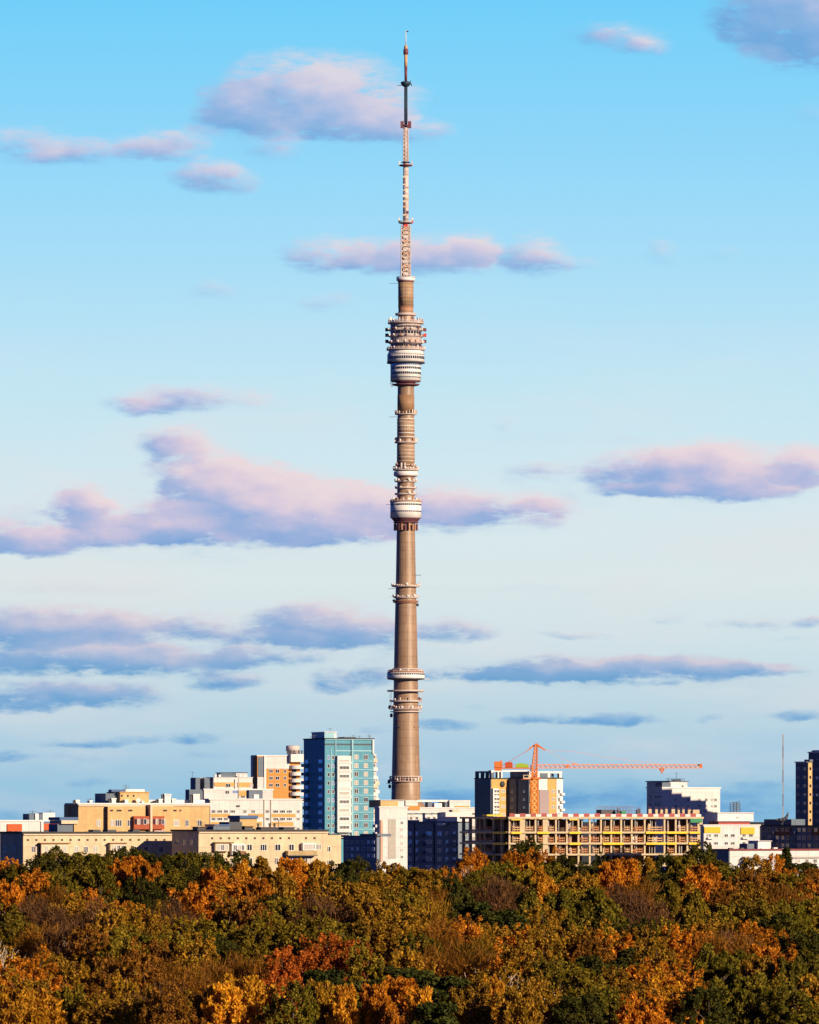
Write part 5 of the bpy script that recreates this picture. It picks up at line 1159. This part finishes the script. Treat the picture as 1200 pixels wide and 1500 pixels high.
# trees read off the photo: column, row of the visible middle of the crown, colour, shape, scale
TREES = [
 (8,1272,'orange','round',.8),(30,1282,'green','round',.9),(60,1276,'dark green','round',.9),(92,1262,'green','round',1.0),(122,1262,'green','round',1.1),(150,1264,'green','round',1.0),(68,1292,'olive','loose',.8),
 (172,1262,'dark green','loose',.9),(196,1262,'dark green','round',.95),(232,1264,'dark green','round',.95),(276,1262,'green','round',1.05),(308,1262,'dark green','round',.85),(345,1272,'dark green','loose',.85),(325,1280,'green','round',.8),
 (48,1312,'orange','round',.95),(18,1318,'orange','loose',.6),(175,1282,'orange','feather',.8),(198,1276,'orange','feather',.95),(222,1290,'orange','feather',.8),(262,1286,'olive','round',.8),
 (115,1296,'olive','round',.9),(95,1312,'green','loose',.8),(150,1302,'green','poplar',.9),(245,1306,'green','round',1.0),(205,1316,'dark green','round',.8),(290,1302,'dark green','round',.9),(306,1290,'amber','loose',.7),
 (355,1288,'gold','poplar',.85),(380,1286,'amber','poplar',.8),(408,1300,'gold','feather',.8),(425,1280,'orange','feather',.9),(452,1278,'gold','feather',.95),(472,1284,'gold','feather',.85),(440,1300,'orange','round',.8),
 (492,1276,'dark green','loose',.8),(520,1280,'dark green','round',.9),(545,1290,'olive','round',.9),(508,1296,'dark green','round',.9),(572,1272,'amber','loose',.75),(578,1284,'gold','round',.7),(600,1282,'olive','round',.9),
 (628,1286,'amber','round',.8),(652,1284,'orange','loose',.7),(690,1262,'orange','round',.75),(680,1274,'amber','birch',.7),(712,1284,'olive','round',.9),(735,1276,'green','round',.9),(757,1266,'orange','round',.75),(788,1262,'orange','loose',.75),
 (772,1258,'dark green','round',.8),(805,1276,'green','round',.9),(780,1290,'gold','feather',.9),(830,1272,'dark green','round',.9),(860,1278,'dark green','round',.9),(885,1272,'dark green','loose',.8),
 (912,1284,'orange','feather',1.0),(895,1290,'orange','feather',.8),(945,1284,'amber','poplar',.9),(975,1270,'dark green','round',.8),(968,1300,'dark green','round',.85),(1000,1274,'olive','feather',.9),(1022,1258,'dark green','round',.9),(1050,1268,'green','round',1.0),
 (1035,1300,'orange','feather',1.1),(1020,1312,'orange','feather',.9),(1072,1282,'green','round',.9),(1098,1296,'rust','loose',.9),(1112,1282,'amber','loose',.9),(1130,1278,'orange','loose',.7),(1152,1268,'pine','spruce',.8),(1142,1274,'pine','spruce',.7),(1180,1270,'dark green','pine',.9),
 (1160,1298,'olive','round',.9),(1190,1288,'rust','round',.8),(1158,1290,'orange','round',.6),(1195,1310,'orange','loose',.7),
 (10,1350,'olive','loose',.9),(40,1345,'purple brown','twiggy',1.0),(72,1352,'purple brown','twiggy',1.0),(105,1338,'amber','loose',.9),(125,1330,'orange','loose',.8),(85,1325,'rust','twiggy',.9),(142,1350,'purple brown','twiggy',.95),
 (176,1346,'orange','round',.85),(200,1356,'amber','loose',.9),(160,1372,'amber','loose',.9),(228,1338,'dark green','round',.85),(252,1350,'purple brown','twiggy',.9),(275,1338,'orange','loose',.9),(315,1312,'orange','feather',1.0),(345,1316,'orange','loose',1.0),(378,1326,'orange','feather',.9),(300,1330,'orange','loose',.9),(335,1345,'amber','loose',.9),
 (368,1350,'rust','loose',.9),(395,1338,'dark green','round',.8),(420,1340,'olive','round',.9),(450,1342,'purple brown','twiggy',1.0),(485,1345,'purple brown','twiggy',1.0),(412,1322,'amber','poplar',.9),(475,1318,'amber','loose',.9),
 (520,1318,'amber','round',1.0),(556,1316,'amber','round',1.0),(550,1345,'amber','loose',1.0),(590,1335,'olive','round',1.0),(612,1318,'amber','loose',.9),(640,1325,'rust','twiggy',.9),(655,1312,'dark green','loose',.9),(672,1335,'dark green','poplar',.9),(632,1350,'amber','twiggy',.9),
 (700,1302,'green','round',1.0),(722,1312,'purple brown','twiggy',.9),(740,1318,'purple brown','twiggy',.9),(700,1345,'pine','pine',1.0),(732,1352,'pine','pine',1.1),(762,1312,'olive','feather',.9),(775,1345,'green','poplar',.9),(795,1318,'gold','poplar',.9),
 (825,1308,'olive','round',1.0),(845,1330,'olive','round',1.1),(868,1345,'green','poplar',1.1),(890,1362,'green','poplar',1.1),(820,1345,'green','poplar',1.0),(850,1308,'amber','round',.8),(905,1325,'purple brown','twiggy',.9),(928,1342,'purple brown','twiggy',1.1),(950,1350,'purple brown','twiggy',1.1),(938,1318,'rust','twiggy',.8),
 (980,1335,'olive','poplar',.9),(1005,1335,'amber','poplar',1.0),(1018,1345,'olive','poplar',.8),(1052,1332,'rust','loose',.8),(1075,1322,'rust','loose',.9),(1095,1340,'amber','loose',1.0),(1062,1350,'olive','loose',.9),(1115,1348,'olive','round',1.0),(1130,1322,'rust','loose',1.0),(1160,1330,'rust','twiggy',1.0),(1150,1350,'green','round',.9),(1185,1345,'olive','loose',1.0),
 (25,1385,'olive','round',.9),(5,1392,'amber','birch',1.0),(108,1384,'purple brown','birch',1.05),(60,1388,'rust','twiggy',.9),(90,1392,'purple brown','twiggy',.9),(135,1402,'rust','loose',.9),(175,1388,'olive','round',1.05),(205,1395,'green','round',1.0),(190,1408,'olive','loose',.9),(235,1385,'amber','loose',.9),(232,1412,'rust','loose',.9),
 (262,1400,'olive','loose',1.0),(285,1418,'amber','loose',1.0),(265,1375,'amber','loose',.9),(300,1375,'olive','loose',.9),(340,1386,'olive','loose',1.0),(370,1396,'olive','loose',1.0),(318,1400,'dark green','round',.8),(395,1380,'olive','loose',.9),
 (425,1382,'olive','loose',1.05),(455,1375,'olive','loose',1.0),(485,1385,'olive','loose',1.05),(520,1382,'olive','loose',1.05),(550,1390,'amber','loose',1.0),(575,1385,'amber','loose',1.0),(595,1372,'amber','loose',.9),(612,1400,'green','round',.8),(500,1402,'olive','loose',1.0),
 (640,1375,'rust','twiggy',.9),(660,1395,'rust','twiggy',1.0),(675,1372,'rust','loose',.9),(690,1385,'orange','loose',1.0),(715,1382,'amber','loose',1.0),(740,1390,'amber','loose',1.0),(705,1400,'amber','twiggy',.9),(770,1385,'amber','loose',1.0),(755,1398,'orange','loose',1.0),(800,1372,'amber','loose',.9),(795,1398,'amber','loose',1.0),
 (825,1388,'amber','loose',1.0),(850,1384,'olive','round',1.0),(880,1392,'amber','loose',1.0),(860,1405,'rust','loose',.9),(912,1395,'orange','loose',.9),(935,1375,'dark green','loose',.8),(955,1392,'amber','loose',.9),(980,1378,'olive','loose',.9),(1000,1388,'orange','loose',.9),(1030,1380,'amber','loose',.9),(1045,1402,'rust','twiggy',.9),(1070,1398,'purple brown','twiggy',.9),
 (1065,1380,'amber','loose',.9),(1105,1382,'orange','loose',.95),(1130,1392,'orange','loose',.9),(1090,1402,'rust','twiggy',.9),(1160,1385,'green','round',.9),(1185,1395,'dark green','round',1.0),(1140,1370,'dark green','round',.8),
 (15,1440,'orange','loose',1.0),(50,1438,'orange','loose',.9),(80,1425,'amber','loose',.9),(30,1470,'amber','loose',1.0),(75,1460,'orange','loose',1.0),(110,1450,'amber','loose',.9),(150,1445,'rust','loose',1.0),(130,1475,'rust','loose',.9),(185,1435,'rust','twiggy',1.0),(215,1450,'rust','loose',.9),(185,1468,'amber','loose',.9),
 (245,1440,'rust','twiggy',1.0),(275,1450,'rust','twiggy',1.0),(240,1475,'purple brown','twiggy',1.0),(310,1445,'rust','twiggy',.9),(345,1430,'rust','twiggy',1.0),(305,1478,'rust','twiggy',.8),(285,1488,'amber','loose',.8),(355,1478,'yellow','feather',1.2),(330,1490,'yellow','feather',1.0),(385,1490,'yellow','feather',1.05),(380,1440,'rust','twiggy',.9),
 (418,1440,'red','loose',.9),(448,1424,'red','loose',1.0),(485,1420,'red','loose',1.05),(520,1426,'red','loose',1.0),(420,1468,'red','loose',.7),(470,1450,'pine','pine',1.0),(505,1462,'pine','pine',1.0),(445,1465,'pine','pine',.9),(540,1440,'olive','loose',.9),
 (580,1440,'pine','pine',1.0),(612,1450,'pine','pine',1.1),(645,1455,'pine','pine',1.1),(570,1462,'pine','pine',.9),(660,1478,'pine','pine',1.0),(600,1425,'amber','loose',.9),(632,1420,'rust','twiggy',.9),(655,1425,'rust','twiggy',.9),(685,1432,'amber','birch',1.1),(715,1450,'amber','loose',1.0),(690,1425,'rust','twiggy',.9),(740,1425,'orange','loose',.9),
 (470,1485,'amber','feather',.9),(430,1495,'green','loose',.9),(505,1492,'gold','feather',.7),(550,1490,'orange','feather',.8),(585,1482,'orange','feather',1.1),(615,1498,'gold','feather',.8),(640,1500,'pine','pine',.9),
 (770,1432,'amber','loose',1.0),(745,1448,'amber','birch',1.0),(775,1470,'amber','loose',1.0),(720,1480,'gold','feather',.8),(690,1485,'amber','loose',.8),(800,1440,'olive','loose',.9),(830,1432,'dark green','pine',.9),(860,1424,'dark green','pine',.9),(885,1440,'dark green','round',.9),(815,1458,'amber','birch',.95),(850,1462,'olive','round',.9),(845,1492,'dark green','round',1.0),
 (925,1416,'dark green','pine',.9),(905,1450,'amber','loose',1.0),(935,1445,'orange','loose',1.0),(960,1430,'amber','loose',1.0),(985,1445,'orange','loose',1.0),(1005,1425,'orange','loose',1.0),(920,1480,'amber','loose',1.0),(950,1472,'gold','loose',1.0),(985,1480,'gold','loose',1.0),(1015,1465,'orange','loose',.9),(945,1495,'orange','loose',.8),
 (1040,1435,'green','poplar',1.0),(1062,1445,'green','poplar',1.1),(1088,1440,'green','poplar',1.0),(1120,1428,'orange','feather',1.0),(1145,1430,'orange','feather',1.0),(1110,1450,'amber','feather',.9),(1065,1480,'green','feather',1.0),(1035,1490,'dark green','round',.9),(1100,1478,'green','feather',1.0),(1130,1470,'olive','feather',1.0),(1160,1452,'green','feather',.9),(1185,1440,'green','poplar',1.0),(1165,1485,'green','loose',1.0),(1192,1478,'amber','feather',1.0),
 (890,1482,'green','round',.8),(800,1495,'amber','loose',.8),(760,1495,'amber','feather',.9),(100,1490,'olive','feather',1.0),(60,1495,'gold','feather',1.0),(20,1497,'gold','feather',1.0),(150,1495,'amber','loose',1.0),(200,1495,'amber','loose',.9),(245,1500,'rust','loose',.9),
]
def forest():
    rr = random.Random(8); items = []
    for px, py, c, k, sc_ in TREES:
        # distance at which a crown of this row stands
        d = 1045 - (py - 1274) / (1500 - 1274) * (1045 - 800)
        d += rr.uniform(-4, 4)
        items.append((px, py, d, c, k, sc_))
    LAND = [(-99, 90, 'below the cream block'), (90, 180, 'below the tan block'), (180, 262, 'below the rust balconies'), (262, 330, 'below the stepped block'), (330, 405, 'below the white block'), (405, 470, 'below the concrete balcony'),
            (470, 535, 'below the teal tower'), (535, 580, 'below the white gable'), (580, 640, 'below the television tower'), (640, 700, 'below the blue block'), (700, 755, "below the frame's corner"), (755, 812, 'below the crane mast'),
            (812, 870, "below the frame's middle"), (870, 940, 'below the roof hut'), (940, 1000, 'below the crane trolley'), (1000, 1060, 'below the white slab'), (1060, 1110, 'below the yellow panels'), (1110, 1165, 'below the radio mast'), (1165, 1400, 'below the dark tower')]
    BAND = [(1292, 'at the far edge'), (1322, 'inside the far edge'), (1358, 'halfway up the wood'), (1395, 'mid wood'), (1425, 'in the near half'), (1465, 'near the bottom edge'), (9999, 'along the bottom edge')]
    SHN = {'round': 'broad', 'loose': 'loose leaved', 'feather': 'feathery', 'pine': 'lumpy', 'spruce': 'pointed', 'poplar': 'slender', 'twiggy': 'half bare', 'birch': 'white stemmed'}
    NAME = {'pine': 'pine_tree', 'spruce': 'spruce_tree', 'birch': 'birch_tree'}
    labels = {}
    for q in items:
        px, py, d, c, k, sc_ = q
        kind = {'pine': 'pine', 'spruce': 'spruce', 'birch': 'birch'}.get(k, 'tree')
        cn = 'dark' if c == 'pine' else c
        land = next(l for a, b, l in LAND if a <= px < b); band = next(l for a, l in BAND if py < a)
        labels.setdefault(f'{cn} {SHN[k]} {kind} {band} {land}', []).append(q)
    for lab, qs in labels.items():
        qs.sort(key=lambda q: q[0])
        n = len(qs); pre = {1: [''], 2: ['left of two: ', 'right of two: '], 3: ['leftmost of three: ', 'middle of three: ', 'rightmost of three: '], 4: ['leftmost of four: ', 'second of four: ', 'third of four: ', 'rightmost of four: '], 5: ['leftmost of five: ', 'second of five: ', 'third of five: ', 'fourth of five: ', 'rightmost of five: ']}.get(n)
        for i, q in enumerate(qs):
            px, py, d, c, k, sc_ = q
            gz = ground_z(d); tgt = EYE - (py + (9 + 11 * max(0.0, min(1.0, (1312 - py) / 40))) - HORIZ) * d / F           # where the middle of the crown should be
            sc2 = sc_ * rr.uniform(1.02, 1.18)
            hz = {'round': 11.8, 'loose': 11.8, 'feather': 12, 'pine': 12.5, 'spruce': 12, 'poplar': 12, 'twiggy': 11.5, 'birch': 12}[k]
            zs = max(.6, min(1.35, (tgt - gz) / hz))
            cm, tm = SHAPES[k][rr.randrange(len(SHAPES[k]))]
            t = thing(NAME.get(k, 'broadleaf_tree'), (pre[i] if pre else f'number {i + 1} from left of {n}: ') + lab, 'tree', ((px - 600) * d / F, d, gz), rr.uniform(0, 6.28), 'trees of the autumn wood')
            t.scale = (sc2, sc2, zs)
            link('trunk', tm, t)
            o = link('crown', cm, t)
            o.material_slots[0].link = 'OBJECT'; o.material_slots[0].material = LEAF[c]
    print('TREES', len(items))
forest()
def side_woodland():
    """the wood goes on to either side of the view: one mass of foliage"""
    g = np.random.default_rng(4); rr = random.Random(4); cs, as_, bs_, mi = [], [], [], []
    keys = ['olive', 'amber', 'green', 'orange', 'dark green', 'rust', 'gold']; pool = [m for k in ('round', 'loose') for m, _ in SHAPES[k]]
    src = []
    for me in pool[:6]:
        v = np.empty(len(me.vertices) * 3, dtype=np.float32); me.vertices.foreach_get('co', v); src.append(v.reshape(-1, 4, 3).astype(float))
    for row in range(14):
        d = 800 + 18.5 * row
        for side in (-1, 1):
            for k in range(9):
                x = side * (600 * d / F + 9 + 8.5 * k + rr.uniform(-2, 2)); dd = d + rr.uniform(-5, 5)
                q = src[rr.randrange(len(src))]; q = q[g.random(len(q)) < (.22 if k < 3 else .10)]
                c = q.mean(1); a = (q[:, 2] - q[:, 0]) * (1.0 if k < 3 else 1.5); b = (q[:, 3] - q[:, 1]) * (1.0 if k < 3 else 1.5)
                cs.append(c + np.array([x, dd, ground_z(dd) - .5])); as_.append(a); bs_.append(b); mi.append(np.full(len(c), rr.choice([0, 0, 1, 1, 2, 3, 4, 5, 6])))
    me = quads_mesh('woodland', np.concatenate(cs), np.concatenate(as_), np.concatenate(bs_), LEAF[keys[0]])
    for k in keys[1:]: me.materials.append(LEAF[k])
    m_ = np.concatenate(mi).astype(np.int32)
    if len(me.polygons) == len(m_): me.polygons.foreach_set('material_index', m_)
    o = link('woodland', me); o['kind'] = 'stuff'
side_woodland()
